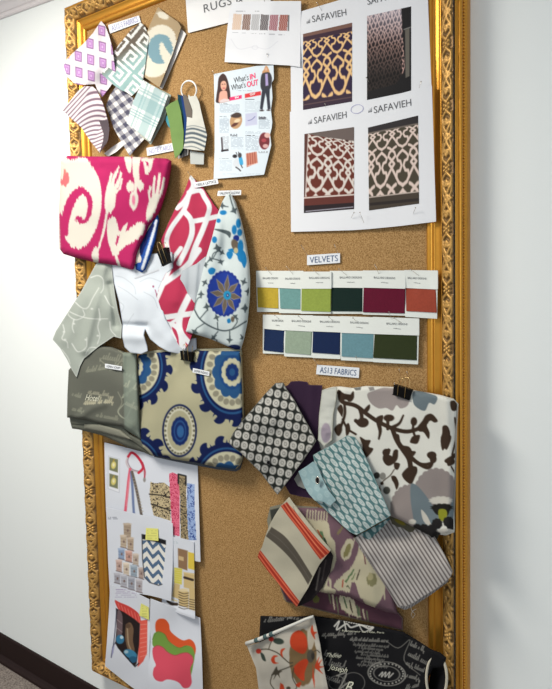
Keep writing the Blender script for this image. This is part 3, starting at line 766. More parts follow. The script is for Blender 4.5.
# aqua plaid with layers behind
def f(p):
    p.axes((143, 82), (25, 13), (-16, 41)); x, y = p.x, p.y
    for c, w_, al_ in ((.18, .03, .5), (.30, .02, .4), (.62, .16, .45), (.9, .03, .5)): p.put(al_*(np.abs(x-c) < w_), (132, 172, 176))
    for c, w_, al_ in ((.14, .02, .5), (.2, .02, .5), (.42, .15, .55), (.66, .015, .6), (.72, .015, .6), (.78, .015, .6)): p.put(al_*(np.abs(y-c) < w_), (140, 178, 182))
s = fabric('plaid_swatch', [(143, 80), (155, 87), (168, 95.5), (160, 118), (150, 141.5), (138, 132), (126.5, 123), (133, 102)], [(143, 82, .026), (168, 95, .02), (150, 140, .032), (127, 123, .026)], f, 'white swatch with a pale aqua plaid, pinned below the greek key', G1, base=(238, 244, 240), folds=[([(148, 84), (140, 130)], .002, 6)])
sheet('under_layer', [(150, 84), (171, 95), (164, 120), (150.5, 145), (146, 138)], .013, None, base=(176, 190, 180), res=.9, parent=s.o)
sheet('under_layer', [(150, 86), (169, 98), (161, 118), (149, 142), (140, 136)], .017, None, base=(206, 210, 196), res=.9, parent=s.o)
s = sheet('paper_slip', [(104, 153.5), (112, 147), (123, 140), (124, 145), (116, 152), (108, 156.5)], [(104, 154, .016), (124, 142, .007)], None, base=(240, 238, 236), mat=PAPER, res=.8)
tag(s.o, 'curled blank white paper slip between the gingham swatch and the pink fabric', 'paper slip')

# ring of swatches
rg = empty('swatch_ring', tuple(at(189, 100, .01)), label='bunch of green and striped swatches hanging on a white ring', cat='swatch ring')
th_ = np.linspace(0, 2*math.pi, 33)[:-1]
tube('ring', at(189+7.6*np.sin(th_), 90-9.2*np.cos(th_), .014+.004*np.cos(th_)), .0022, WHITEPLASTIC, rg, closed=True)
def leaf(poly, d, fn, b, **k): return sheet('swatch', poly, d, fn, base=b, parent=rg, wr=.002, ws=12, **k)
leaf([(190, 150.5), (204, 153), (203.6, 164.5), (190.4, 164)], .012, None, (206, 210, 206))
leaf([(166, 116), (172, 113), (176, 134), (168, 126), (165.5, 120)], .010, None, (80, 160, 176))
leaf([(175, 104), (182, 95), (187, 100), (190, 130), (188, 155), (178, 159), (176, 140)], .010, lambda p: p.put(.6*(np.sin(p.X*2.2) > 0), (90, 90, 96)), (190, 186, 180))
leaf([(177.5, 94), (182, 96), (186, 108), (188.5, 124), (186, 146), (180, 157), (179, 130)], .014, None, (18, 66, 84))
leaf([(180.5, 94), (184.5, 98), (189, 112), (190.5, 128), (187, 148), (184, 142), (184, 118)], .017, None, (32, 66, 126))
leaf([(182.5, 94), (187, 96), (192, 110), (192.5, 124), (188, 140), (186.5, 118)], .019, None, (120, 112, 104))
leaf([(165.4, 107.6), (170, 103.5), (177.7, 99.5), (181, 112), (183.6, 132), (183.2, 148), (179.5, 154), (175, 158.6), (171.5, 140), (169.4, 124)], [(166, 108, .020), (178, 101, .015), (183, 132, .019), (175, 157, .026)], None, (126, 158, 92))
def f(p):
    for k, (y0, w_) in enumerate([(125.5, .5), (128.5, 1.8), (133.0, 2.4), (137.6, 1.8), (142.0, 2.0), (146.6, .8)]):
        p.line([(184, y0+2-k*.3), (194, y0+.2), (208, y0+4+k*.5)], w_, (96, 108, 116))
leaf([(188.4, 94), (190, 96.5), (196, 95.5), (199, 102), (201.5, 113.5), (206.8, 135), (205.5, 144), (204, 150.8), (194, 150), (183.4, 148.3), (185, 140), (186.4, 126.6), (187.5, 110)], [(189, 96, .018), (196, 97, .016), (207, 136, .018), (184, 147, .026), (203, 150, .024)], f, (228, 228, 218))

# ================================================================== pink folded ikat bundle
PK = (186, 40, 100); CRM = (226, 221, 208)
def f(p):
    p.T(50, 150, .2355).jag(.25, 1.9, 1.5)
    p.poly([(30, 45), (75, 30), (150, 35), (178, 70), (205, 115), (218, 170), (218, 235), (207, 300), (186, 355), (165, 395), (130, 418), (100, 414), (70, 385), (52, 330), (40, 300), (30, 300)], CRM, True)
    p.poly([(95, 22), (260, 20), (215, 75), (190, 60), (150, 32)], PK); p.poly([(60, 22), (110, 22), (115, 40), (80, 42)], PK)
    p.poly([(28, 270), (54, 285), (60, 330), (66, 380), (85, 425), (70, 450), (28, 440)], PK, True)
    p.line([(62, 350), (66, 300), (78, 250), (100, 205), (130, 178), (158, 188), (170, 222), (167, 265), (152, 300), (132, 305), (122, 288)], 30, PK, True, 14)
    p.line([(64, 300), (80, 240), (104, 195), (132, 172)], 36, PK)
    p.ell(122, 292, 16, 12, PK); p.ell(62, 122, 20, 32, (232, 112, 116)); p.ell(58, 90, 10, 14, (236, 130, 120))
    p.poly([(30, 60), (42, 60), (40, 300), (46, 440), (34, 440)], CRM)
    # fleur at the top
    p.poly([(315, 25), (325, 70), (335, 100), (345, 80), (345, 30)], CRM, True); p.poly([(352, 20), (384, 20), (378, 80), (380, 140), (366, 150), (352, 100)], CRM, True)
    p.poly([(395, 40), (400, 75), (405, 100), (425, 95), (436, 60), (434, 36), (420, 46), (418, 70), (410, 60)], CRM, True); p.ell(412, 40, 30, 10, CRM)
    p.ell(341, 155, 17, 24, CRM); p.ell(384, 152, 15, 22, CRM); p.ell(356, 214, 19, 42, CRM, ang=4); p.ell(355, 212, 7, 22, (226, 130, 160)); p.line([(365, 130), (362, 180)], 12, CRM)
    # hand shape and stem
    p.poly([(243, 150), (262, 142), (280, 160), (278, 220), (262, 262), (238, 262), (232, 210)], CRM, True)
    p.line([(262, 160), (272, 118), (290, 75)], 17, CRM, True, 10); p.line([(272, 170), (292, 135), (302, 92)], 17, CRM, True, 10); p.line([(275, 185), (296, 160), (306, 125)], 13, CRM, True, 8); p.line([(250, 160), (255, 130), (262, 100)], 14, CRM, True, 8)
    p.line([(244, 255), (236, 300), (226, 350), (212, 400), (196, 452)], 10, CRM, True, 9); p.poly([(176, 440), (192, 414), (206, 440), (204, 478), (186, 474)], CRM, True)
    # right hand
    p.poly([(430, 200), (450, 186), (462, 205), (450, 250), (428, 296), (412, 300), (408, 275), (416, 232)], CRM, True)
    p.line([(438, 210), (440, 160), (444, 118)], 14, CRM, True, 10); p.line([(452, 200), (460, 150), (466, 98)], 15, CRM, True, 10); p.line([(460, 205), (476, 165), (484, 122)], 14, CRM, True, 10); p.line([(425, 215), (420, 180), (428, 160)], 10, CRM)
    # butterfly
    p.poly([(243, 310), (255, 288), (274, 286), (288, 315), (296, 345), (318, 318), (330, 312), (322, 350), (350, 322), (385, 305), (405, 322), (396, 350), (370, 380), (335, 400), (305, 420), (286, 445), (268, 448), (256, 420), (244, 370)], CRM, True)
    p.line([(290, 365), (282, 400)], 9, PK); p.line([(276, 430), (286, 470), (296, 500)], 12, CRM)
    p.line([(418, 322), (402, 368), (382, 402), (366, 450), (360, 490)], 7, CRM)
pk = fabric('pink_ikat_bundle', cv(50, 150, .2355, [(45, 46), (75, 24), (130, 27), (330, 28), (495, 36), (514, 46), (514, 66), (502, 140), (488, 190), (470, 250), (450, 288), (418, 325), (404, 365), (384, 400), (366, 450), (362, 480), (352, 508), (340, 508), (280, 490), (190, 477), (110, 458), (58, 442), (40, 420), (36, 340), (38, 250), (44, 120)]),
            [(62, 160, .060), (60, 245, .066), (100, 200, .072), (140, 170, .062), (168, 165, .040), (160, 215, .044), (140, 262, .062)], f, 'folded bright pink and cream ikat fabric with blue lining showing', cat='folded fabric', base=(186, 40, 100), roll=(.022, 7), th=.002,
            folds=[(cv(50, 150, .2355, [(215, 75), (205, 30)]), -.006, 5), (cv(50, 150, .2355, [(450, 40), (490, 200)]), .005, 5), (cv(50, 150, .2355, [(225, 60), (215, 480)]), .004, 9)], wr=.003, ws=30)
def f(p):
    p.T(50, 150, .2355).jag(.3, .6, 1.5); p.line([(452, 300), (436, 360), (412, 440), (392, 505)], 12, (226, 232, 240)); p.line([(436, 320), (410, 380), (385, 440)], 14, (14, 30, 90))
sheet('blue_lining', cv(50, 150, .2355, [(455, 268), (462, 300), (448, 380), (425, 455), (404, 508), (390, 520), (362, 508), (360, 470), (385, 395), (420, 330)]), [(158, 215, .034), (146, 268, .045)], f, base=(38, 84, 168), roll=(.008, 5), parent=pk.o)
def side_layer(off, d, b, name='fold_layer'):
    d = [(60, 165, d), (60, 245, d+.004), (100, 262, d), (140, 266, d-.012), (166, 160, .022), (165, 200, .024), (155, 235, .028)]
    sheet(name, [(60.5+off, 164-off*.2), (100, 158), (166, 160-off*.1), (166-off, 180), (155, 230), (143, 266-off*.5), (116, 263.5-off*.3), (94, 260-off*.3), (64+off*.7, 252-off*.3), (59.4+off, 235)], d, None, base=b, res=1.2, parent=pk.o, roll=(.01, 5))
side_layer(.6, .058, CRM); side_layer(2.2, .050, (222, 214, 204))

# ------------------------------------------------------------------ silver embroidered fabric, far left
def f(p):
    p.T(50, 260, .1993); c = (236, 240, 234)
    for pts in ([(60, 235), (110, 265), (160, 285), (215, 295), (290, 295)], [(120, 205), (160, 240), (190, 238), (215, 190), (245, 140)], [(245, 245), (250, 290), (240, 335), (250, 380), (238, 420)], [(65, 325), (72, 360), (60, 395), (85, 410), (90, 440)],
                [(120, 300), (112, 335), (120, 365)], [(205, 88), (240, 78), (265, 95), (268, 140), (255, 165)], [(275, 180), (300, 225), (320, 240)], [(100, 240), (92, 275), (130, 300), (172, 280), (165, 250)], [(60, 450), (90, 490), (100, 520)], [(110, 420), (140, 460), (180, 440), (185, 390)], [(300, 310), (305, 350), (330, 380)], [(180, 470), (200, 440), (240, 440)]):
        p.line(pts, 4.5, c, True, 3)
    for x, y in ((70, 360), (120, 320), (210, 245), (250, 300), (240, 380), (180, 400), (75, 400)): p.ell(x, y, 6, 4, (228, 232, 226))
s = fabric('silver_fabric', [(96.5, 263), (111, 262), (113, 280), (115, 296), (118, 312), (121.8, 326), (121, 338.5), (113.7, 336.5), (98, 347), (84, 358.5), (80, 366), (76.5, 377.5), (72, 370), (67.5, 360.5), (60, 348), (52.6, 339.5), (56, 331), (70, 309), (82, 290), (90, 275)],
       [(98, 266, .040), (110, 266, .034), (70, 310, .058), (54, 338, .064), (76, 376, .062), (121, 330, .046), (100, 310, .058)], f, 'silvery grey swatch embroidered with pale vines, over the left frame edge', cat='fabric swatch', base=(176, 184, 175),
       folds=[([(104, 268), (96, 300), (84, 350)], .009, 5), ([(111, 285), (117, 325)], -.010, 4), ([(98, 270), (66, 340)], .004, 6)], wr=.004, ws=22, edge=((196, 202, 196), 1.0))
sheet('back_side', [(100, 264), (112, 264), (114, 284), (114.5, 298), (107, 308), (104, 290)], .030, None, base=(92, 100, 96), parent=s.o)

# ------------------------------------------------------------------ taupe script fabric bundle
def scribble(p, x0, y0, x1, y1, h, w_, col, seed=0):
    """a run of joined handwriting"""
    L = math.hypot(x1-x0, y1-y0); n = max(4, int(L/(h*.42))); r = np.random.RandomState(seed); pts = []
    ux, uy = (x1-x0)/L, (y1-y0)/L; st = L/n
    for i in range(n):
        b = i*st
        if r.rand() < .13:
            if len(pts) > 3: p.line(pts, w_, col)
            pts = []; continue
        k = h*(.45+.2*r.rand()) if r.rand() > .22 else h*1.15
        if r.rand() < .1: k = -h*.6
        for a_, c_ in ((0, 0), (.55, -k), (.35, -k*.9), (.6, .05*h)):
            q = b+a_*st; pts.append((x0+ux*q-c_*.35, y0+uy*q+c_))
    if len(pts) > 3: p.line(pts, w_, col)
def f(p):
    c = (150, 152, 134)
    scribble(p, 86, 372, 122, 366, 4, .7, c, 2); scribble(p, 88, 393, 110, 396, 3.6, .9, (170, 168, 146), 5)
    scribble(p, 84, 404, 114, 402, 4.5, 1.1, (186, 182, 156), 8); scribble(p, 96, 416, 118, 420, 3.0, .8, c, 3); scribble(p, 72, 395, 82, 398, 3, .7, c, 12); scribble(p, 72, 410, 84, 412, 3, .7, c, 13); scribble(p, 100, 358, 124, 362, 5, .7, c, 14)
    p.line([(100, 360), (112, 368), (124, 356), (118, 350)], .9, c); p.line([(118, 392), (122, 402), (118, 412), (126, 420)], .9, c)
    scribble(p, 124, 374, 137, 380, 4, .8, (172, 180, 158), 21); scribble(p, 122, 398, 134, 388, 5, 1.0, (176, 182, 160), 22); p.line([(124, 404), (118, 412), (126, 418), (134, 400)], .9, (172, 176, 156)); scribble(p, 126, 420, 138, 428, 4, .7, c, 23)
    p.T(); p.put(np.clip((p.X-122-(p.Y-350)*.02)/1.5, 0, 1)*.8, (146, 158, 144)) ; scribble(p, 124, 386, 138, 390, 5, .9, (178, 184, 164), 31); scribble(p, 125, 404, 138, 410, 4, .9, (172, 178, 160), 32)
tp = fabric('taupe_script_bundle', [(86, 348), (102, 345), (112, 347), (124, 352), (137, 353.5), (138, 380), (139.5, 410), (141.4, 440), (132, 434), (121.5, 426.5), (100, 424), (84, 420), (67, 417.4), (67.4, 395), (68.6, 370), (76, 362)],
            [(70, 372, .058), (67, 416, .066), (100, 390, .058), (122, 425, .056), (138, 355, .034), (141, 438, .036)], f, 'grey taupe folded fabric printed with faint handwriting, over the left frame', cat='folded fabric', base=(108, 110, 100),
            roll=(.014, 4), folds=[([(122, 354), (121.5, 426)], .006, 4), ([(76, 420), (92, 408), (104, 404)], .004, 4)], wr=.004, ws=22)
sheet('fold_layer', [(69.5, 414), (100, 420), (122, 424), (130, 434), (141, 440), (150, 452), (152, 456), (141, 451), (129.6, 448), (104, 436), (79, 429.5), (72, 428.5), (70, 421)], [(70, 420, .046), (120, 430, .042), (150, 454, .024)], lambda p: p.line([(72, 424), (100, 427), (124, 436), (148, 452)], 1.0, (62, 64, 58)), base=(118, 120, 108), roll=(.008, 3), parent=tp.o)
sheet('fold_layer', [(84, 424), (100, 424), (120, 430), (132, 440), (118, 437), (100, 432), (84, 429)], .050, None, base=(140, 140, 126), roll=(.006, 3), parent=tp.o)
text(tp.o, tp.depth, 'Hotel', (85, 400), (99, 401.5), (.8, -6), INKTAUPE, lift=.0012, shear=.3)
def stick(q, body, lab, ps_depth, d=None):
    q = np.asarray(q, float); c = q.mean(0); dd = float(ps_depth(c[0], c[1]))
    return label(q, body, lab, d=dd+.006, mat=INK, inset=(.08, .25, .92, .5), group='small paper name tags on the fabrics')
stick([(105, 363.6), (122, 366.4), (121.6, 370.6), (105, 368)], 'ASPEN SCRIPT', 'tiny white tag on the grey taupe handwriting fabric', tp.depth)

# ------------------------------------------------------------------ white sheer fabric in the middle
def f(p):
    p.T(50, 260, .1993); c = (196, 204, 212)
    for pts in ([(330, 80), (370, 90), (420, 130), (430, 170)], [(340, 130), (390, 160), (440, 200)], [(420, 270), (400, 300), (380, 340)], [(450, 110), (500, 90), (560, 110)], [(470, 160), (520, 190), (540, 240)], [(330, 200), (370, 230), (350, 280)]): p.line(pts, 3, c)
    p.line([(425, 92), (545, 50)], 9, (222, 226, 232), False); p.line([(428, 94), (545, 53)], 1.5, (130, 136, 146), False)
    p.ell(540, 178, 6, 9, (150, 40, 80)); p.ell(518, 133, 4, 5, (150, 40, 80)); p.line([(528, 150), (540, 190)], 3, (150, 40, 80))
wf = fabric('white_sheer_fabric', [(112, 266), (112, 258), (150, 254), (172, 252), (173, 268), (166, 274), (159, 288), (160, 300), (165, 318), (178, 340), (196, 338), (196.4, 349), (190, 353.5), (180, 354), (168, 351.5), (159, 346.5), (150, 339), (145, 329), (143.6, 335), (147, 346), (147.6, 351), (141, 354), (130, 352.5), (124.5, 347), (122, 336), (122.6, 325), (119, 302), (114, 283)],
            [(114, 270, .040), (130, 300, .048), (160, 270, .026), (125, 345, .052), (146, 350, .046), (190, 350, .026), (150, 330, .040)], f, 'white sheer fabric with faint paisley hanging below the pink bundle', cat='fabric swatch', base=(228, 236, 244),
            folds=[([(126, 262), (136, 300), (134, 325)], .004, 8), ([(123, 325), (146, 326)], -.007, 3), ([(125, 337), (146, 337)], .007, 6), ([(150, 270), (150, 320), (172, 350)], .004, 7)], wr=.004, ws=20, edge=((170, 178, 190), .8))

# ------------------------------------------------------------------ pink lattice fabric
def f(p):
    p.T(150, 160, .1812); w_ = 27; c = (236, 240, 242)
    p.line([(205, 60), (240, 130), (215, 190), (190, 270), (120, 370), (92, 440), (100, 510)], 26, c)
    p.line([(215, 180), (275, 168), (300, 205), (328, 262), (310, 330)], w_, c); p.line([(215, 190), (185, 235), (150, 265)], w_, c); p.line([(190, 285), (225, 330), (232, 400), (205, 480), (160, 570)], 30, c)
    p.line([(230, 340), (310, 325), (400, 305)], w_, c); p.line([(312, 330), (285, 400), (250, 480), (220, 570)], 30, c); p.line([(232, 95), (240, 150)], 20, c)
    p.T(150, 250, .1812)
    p.line([(170, -10), (120, 60), (105, 110), (60, 220), (30, 290)], 24, c); p.line([(270, 0), (210, 80), (150, 130), (80, 180), (20, 215)], 32, c); p.line([(110, 40), (60, 160)], 16, c)
    p.line([(215, 255), (170, 350), (160, 420), (175, 480), (180, 560)], 36, c); p.line([(60, 375), (130, 365), (240, 350)], 30, c); p.line([(85, 405), (140, 420), (190, 480), (215, 510)], 26, c); p.line([(150, 380), (110, 420), (140, 500)], 18, c)
pl = fabric('pink_lattice_fabric', [(190.4, 175), (196, 181), (202.5, 187), (213, 203.5), (220.5, 213), (222, 240), (215, 262), (207, 280), (200, 300), (196, 316), (193, 332), (188, 345), (184, 350), (180, 347), (172, 334), (163, 320), (161, 309), (157, 297), (158.5, 289), (168, 268), (165, 254), (161, 240), (168, 224), (175, 209), (184, 192.5)],
            [(191, 176, .006), (220, 213, .012), (180, 240, .022), (161, 240, .016), (160, 300, .040), (182, 348, .046), (200, 270, .018), (190, 310, .032)], f, 'rose pink fabric with a broad white lattice hanging from one corner', cat='fabric swatch', base=(190, 56, 88),
            folds=[([(191, 178), (188, 230), (176, 300)], .006, 7), ([(206, 210), (198, 270), (186, 330)], .005, 6), ([(184, 196), (166, 236)], .004, 4)], wr=.004, ws=24)
sheet('pale_reverse', [(196, 264), (206, 256), (203, 274), (198, 290), (194.5, 303), (188, 294), (184, 285), (180, 279), (182, 271), (189, 267)], [(181, 279, .046), (205, 258, .036), (194, 302, .040)], None, base=(196, 204, 210), folds=[([(197, 264), (194, 302)], .004, 2.5), ([(190, 267), (189, 294)], -.003, 3)], parent=pl.o)

# ------------------------------------------------------------------ blue floral fabric
def scroll(p, pts, w_, col, ends=()):
    p.line(pts, w_, col)
    for (x, y, a, s_) in [(e_[0], e_[1], e_[2], e_[3]*1.2) for e_ in ends]:                       # a three pointed leaf at each end
        c_, s2 = math.cos(R(a)), math.sin(R(a))
        g = lambda u, v: (x+s_*(u*c_-v*s2), y+s_*(u*s2+v*c_))
        p.poly([g(-.6, 0), g(0, -.35), g(.2, -1.1), g(.75, -.35), g(1.5, 0), g(.75, .35), g(.2, 1.1), g(0, .35)], col)
def f(p):
    gr = (84, 96, 100); bl = (28, 128, 190); nv = (30, 52, 140); br = (112, 100, 86)
    p.T(150, 250, .1812)
    p.ell(410, 240, 92, 122, nv, scal=26, samp=.05); p.ell(410, 240, 86, 114, (34, 62, 156))
    for k in range(8):
        a = R(k*45+8); cx, cy = 418+42*math.cos(a), 248+55*math.sin(a)
        g = lambda u, v: (418+(u*math.cos(a)-v*math.sin(a)), 248+1.28*(u*math.sin(a)+v*math.cos(a)))
        p.poly([g(10, -5), g(45, -15), g(88, 0), g(45, 15), g(10, 5)], (170, 160, 140)); p.poly([g(12, -3), g(45, -12), g(82, 0), g(45, 12), g(12, 3)], br)
    p.ell(426, 250, 21, 25, (40, 150, 200)); p.ell(428, 250, 8, 10, (20, 60, 120)); p.ell(428, 250, 3, 4, (230, 240, 240))
    scroll(p, [(245, 330), (275, 380), (330, 420), (400, 445), (460, 435), (520, 400), (550, 385)], 8, gr)
    for e in ((315, 320, -100, 17), (250, 445, 120, 17), (440, 490, 95, 15), (370, 378, -110, 15), (282, 250, -90, 15), (300, 185, -60, 15), (525, 330, -90, 20), (540, 235, -80, 16), (520, 170, 110, 16), (355, 480, 140, 14), (370, 510, 80, 12), (475, 372, -140, 14), (508, 480, 60, 14)): scroll(p, [(e[0], e[1]), (e[0]+1, e[1]+1), (e[0]-14*math.cos(R(e[2])), e[1]-14*math.sin(R(e[2])))], 6, gr, [e])
    p.line([(275, 380), (300, 350), (318, 330)], 6, gr); p.line([(300, 405), (260, 430)], 6, gr); p.line([(245, 330), (250, 300), (262, 270), (280, 258)], 6, gr); p.line([(375, 440), (372, 400)], 6, gr); p.line([(440, 440), (440, 480)], 6, gr); p.line([(375, 450), (340, 490)], 6, gr); p.line([(450, 440), (480, 400), (475, 375)], 6, gr)
    p.poly([(320, 112), (340, 96), (362, 108), (352, 132), (330, 134)], bl, True); p.poly([(425, 385), (440, 378), (446, 398), (430, 404)], bl, True); p.ell(456, 382, 10, 16, br)
    p.poly([(430, 0), (470, -10), (520, 10), (534, 60), (520, 100), (500, 60), (470, 20)], bl, True); p.ell(440, 30, 14, 20, bl); p.ell(465, 540, 35, 18, (24, 40, 90))
    p.line([(300, 85), (340, 50), (390, 60)], 6, gr); p.line([(340, 50), (350, 20), (375, 5)], 6, gr); scroll(p, [(375, 5), (380, 0)], 6, gr, [(375, 5, -50, 15), (390, 60, 70, 15), (312, 82, 170, 13), (500, 20, 60, 16)])
    p.T(150, 160, .1812)
    p.line([(440, 195), (452, 240), (465, 275)], 7, gr); scroll(p, [(405, 255), (430, 258)], 6, gr, [(405, 252, 180, 16), (460, 272, 60, 18)])
    p.ell(404, 290, 19, 13, bl); p.ell(378, 335, 12, 12, bl, ang=40); p.ell(356, 440, 14, 18, bl); p.ell(488, 350, 14, 26, bl); p.ell(465, 385, 14, 26, bl); p.ell(495, 400, 14, 20, bl); p.ell(476, 432, 17, 18, nv)
    p.poly([(360, 380), (410, 385), (445, 400), (440, 430), (420, 410), (360, 386)], gr, True); p.ell(470, 470, 20, 34, br, ang=-20); p.ell(500, 480, 16, 40, bl); p.ell(440, 520, 18, 18, bl); p.ell(505, 530, 22, 34, bl); p.ell(474, 500, 12, 16, (200, 190, 150))
    p.line([(350, 540), (375, 490), (365, 470)], 6, gr); scroll(p, [(370, 495), (380, 490)], 6, gr, [(372, 492, -100, 18), (392, 508, 30, 14), (340, 545, 150, 14)])
bf = fabric('blue_floral_fabric', [(228.6, 193), (231.5, 195.5), (235.6, 202), (240.6, 219), (243.5, 231), (246, 243), (249, 264), (249.8, 280), (249.6, 296), (247.2, 322), (244, 338), (240.5, 349.8), (235, 349.5), (229.5, 347), (208, 338), (185.8, 331.6), (189, 320), (194, 309), (196.5, 296), (199, 286), (203, 270), (206.5, 256), (211.6, 239), (215, 226), (217.6, 214), (222, 202), (225.4, 196)],
            [(229, 195, .010), (246, 243, .022), (215, 240, .036), (202, 270, .044), (190, 330, .056), (240, 345, .032), (225, 290, .044)], f, 'white fabric with a blue medallion and grey vines, hanging to a point at top', cat='fabric swatch', base=(216, 228, 228),
            folds=[([(229, 196), (212, 260), (200, 330)], .008, 8), ([(232, 200), (240, 270), (238, 340)], .010, 9), ([(226, 200), (224, 260)], -.005, 5)], roll=(.006, 4), wr=.003, ws=30)

# ------------------------------------------------------------------ blue medallion bundle
TAN = (184, 180, 148); NV = (12, 28, 78); MB = (40, 86, 134); CR2 = (206, 203, 174)
def med(p, cx, cy, s_, asp, a0=0):
    E_ = lambda r, c, **k: p.ell(cx, cy, r*s_, r*s_*asp, c, **k)
    for k in range(14):
        a = R(k*360/14+a0); x, y = cx+math.cos(a)*168*s_, cy+math.sin(a)*168*s_*asp
        p.ell(x, y, 29*s_, 31*s_, NV); a2 = a+.10
        x2, y2 = cx+math.cos(a2)*172*s_, cy+math.sin(a2)*172*s_*asp
        p.line([(x2, y2), (cx+math.cos(a2+.05)*190*s_, cy+math.sin(a2+.05)*190*s_*asp), (cx+math.cos(a2+.16)*186*s_, cy+math.sin(a2+.16)*186*s_*asp), (cx+math.cos(a2+.2)*168*s_, cy+math.sin(a2+.2)*168*s_*asp)], 15*s_, TAN, True, 10*s_)
    E_(166, NV); E_(147, MB); E_(139, NV); E_(130, CR2)
    for k in range(24):
        a = R(k*15); p.ell(cx+math.cos(a)*106*s_, cy+math.sin(a)*106*s_*asp, 13*s_, 15*s_, (150, 146, 126), ang=math.degrees(a)+90)
    E_(87, CR2); E_(82, MB, scal=11, samp=.13); E_(60, (30, 74, 130)); E_(46, CR2, scal=12, samp=.1); E_(34, TAN); E_(28, (20, 50, 110), scal=10, samp=.1); E_(13, MB)
def f(p):
    p.T(130, 345, .2174)
    med(p, 470, 125, 1.0, 1.32, 8); med(p, 14, 100, .93, 1.12, 5); med(p, 445, 640, 1.0, 1.15, 4); med(p, 0, 590, 1.0, 1.15, 10)
    cx, cy = 228, 394; p.ell(cx, cy, 84, 126, TAN); p.ell(cx, cy, 80, 122, NV); p.ell(cx, cy, 72, 113, TAN)
    p.ell(cx, cy, 70, 111, (218, 216, 192))
    for k in range(30):
        a = R(k*12); p.ell(cx+math.cos(a)*66, cy+math.sin(a)*106, 6, 5, (116, 112, 92), ang=math.degrees(a)+90)
    p.ell(cx, cy, 56, 92, TAN); p.ell(cx+2, cy+2, 40, 64, (20, 44, 104), scal=14, samp=.04); p.ell(cx+2, cy+2, 29, 50, (44, 84, 140), inner=.82); p.ell(cx+4, cy+4, 16, 28, (52, 102, 158))
bs = fabric('blue_medallion_bundle', cv(130, 345, .2174, [(38, 48), (60, 38), (150, 30), (235, 22), (300, 22), (400, 28), (508, 28), (514, 60), (520, 200), (524, 380), (522, 470), (518, 525), (505, 555), (485, 572), (400, 562), (300, 540), (200, 525), (100, 508), (60, 470), (48, 430), (36, 320), (28, 200), (26, 110)]),
            [(138, 355, .024), (135, 400, .030), (155, 455, .040), (185, 352, .026), (240, 353, .040), (243, 455, .050), (190, 410, .048), (220, 465, .050)], f, 'tan folded fabric with navy and blue medallions, clipped at its top', cat='folded fabric', base=TAN, roll=(.016, 5), th=.002,
            folds=[(cv(130, 345, .2174, [(210, 60), (200, 100), (190, 60)]), -.004, 4), (cv(130, 345, .2174, [(225, 30), (120, 250), (80, 480)]), .005, 9), (cv(130, 345, .2174, [(330, 60), (360, 530)]), .003, 9)], wr=.004, ws=30)
sheet('fold_layer', cv(130, 345, .2174, [(50, 36), (120, 24), (235, 14), (330, 18), (440, 14), (512, 20), (516, 45), (300, 60), (60, 60)]), [(140, 352, .018), (186, 350, .018), (240, 350, .022)], None, base=(190, 186, 158), parent=bs.o)
sheet('fold_layer', cv(130, 345, .2174, [(120, 500), (300, 530), (480, 560), (516, 500), (522, 300), (526, 300), (528, 500), (506, 572), (486, 582), (400, 572), (200, 534), (110, 514)]), .020, None, base=(90, 96, 104), parent=bs.o)
stick([(193, 368), (209.5, 371.6), (209, 376), (192.4, 372.4)], 'JASPER INDIGO', 'tiny white tag on the tan fabric with blue medallions', bs.depth)
label([(193.5, 182.6), (217.5, 178.8), (218.5, 183.6), (195.5, 187.8)], 'NEELA LATTICE', 'tiny white tag at the top of the rose pink lattice fabric', d=.012, mat=INK, inset=(.08, .25, .92, .5), group='small paper name tags on the fabrics')
label([(218, 190.8), (241.2, 190), (241, 195), (217, 196)], 'VALDIVIA SUZANI', 'tiny white tag above the white and blue floral fabric', d=.014, mat=INK, inset=(.08, .25, .92, .5), group='small paper name tags on the fabrics')

# ================================================================== right hand group of fabrics
# plum
fabric('plum_fabric', [(284, 387), (288, 385), (291, 381.5), (299, 381), (307, 382), (308.5, 385), (322, 385.3), (321.5, 400), (320, 420), (319.5, 446), (322, 470), (323, 496), (316, 499), (303, 497), (290, 494), (282, 480), (280, 440)], [(290, 385, .006), (320, 440, .012), (310, 495, .014)], None,
       'dark plum fabric behind the charcoal diamond swatch', cat='fabric swatch', base=(58, 38, 62), folds=[([(312, 385), (308, 490)], .003, 4)], edge=((84, 62, 84), .7))
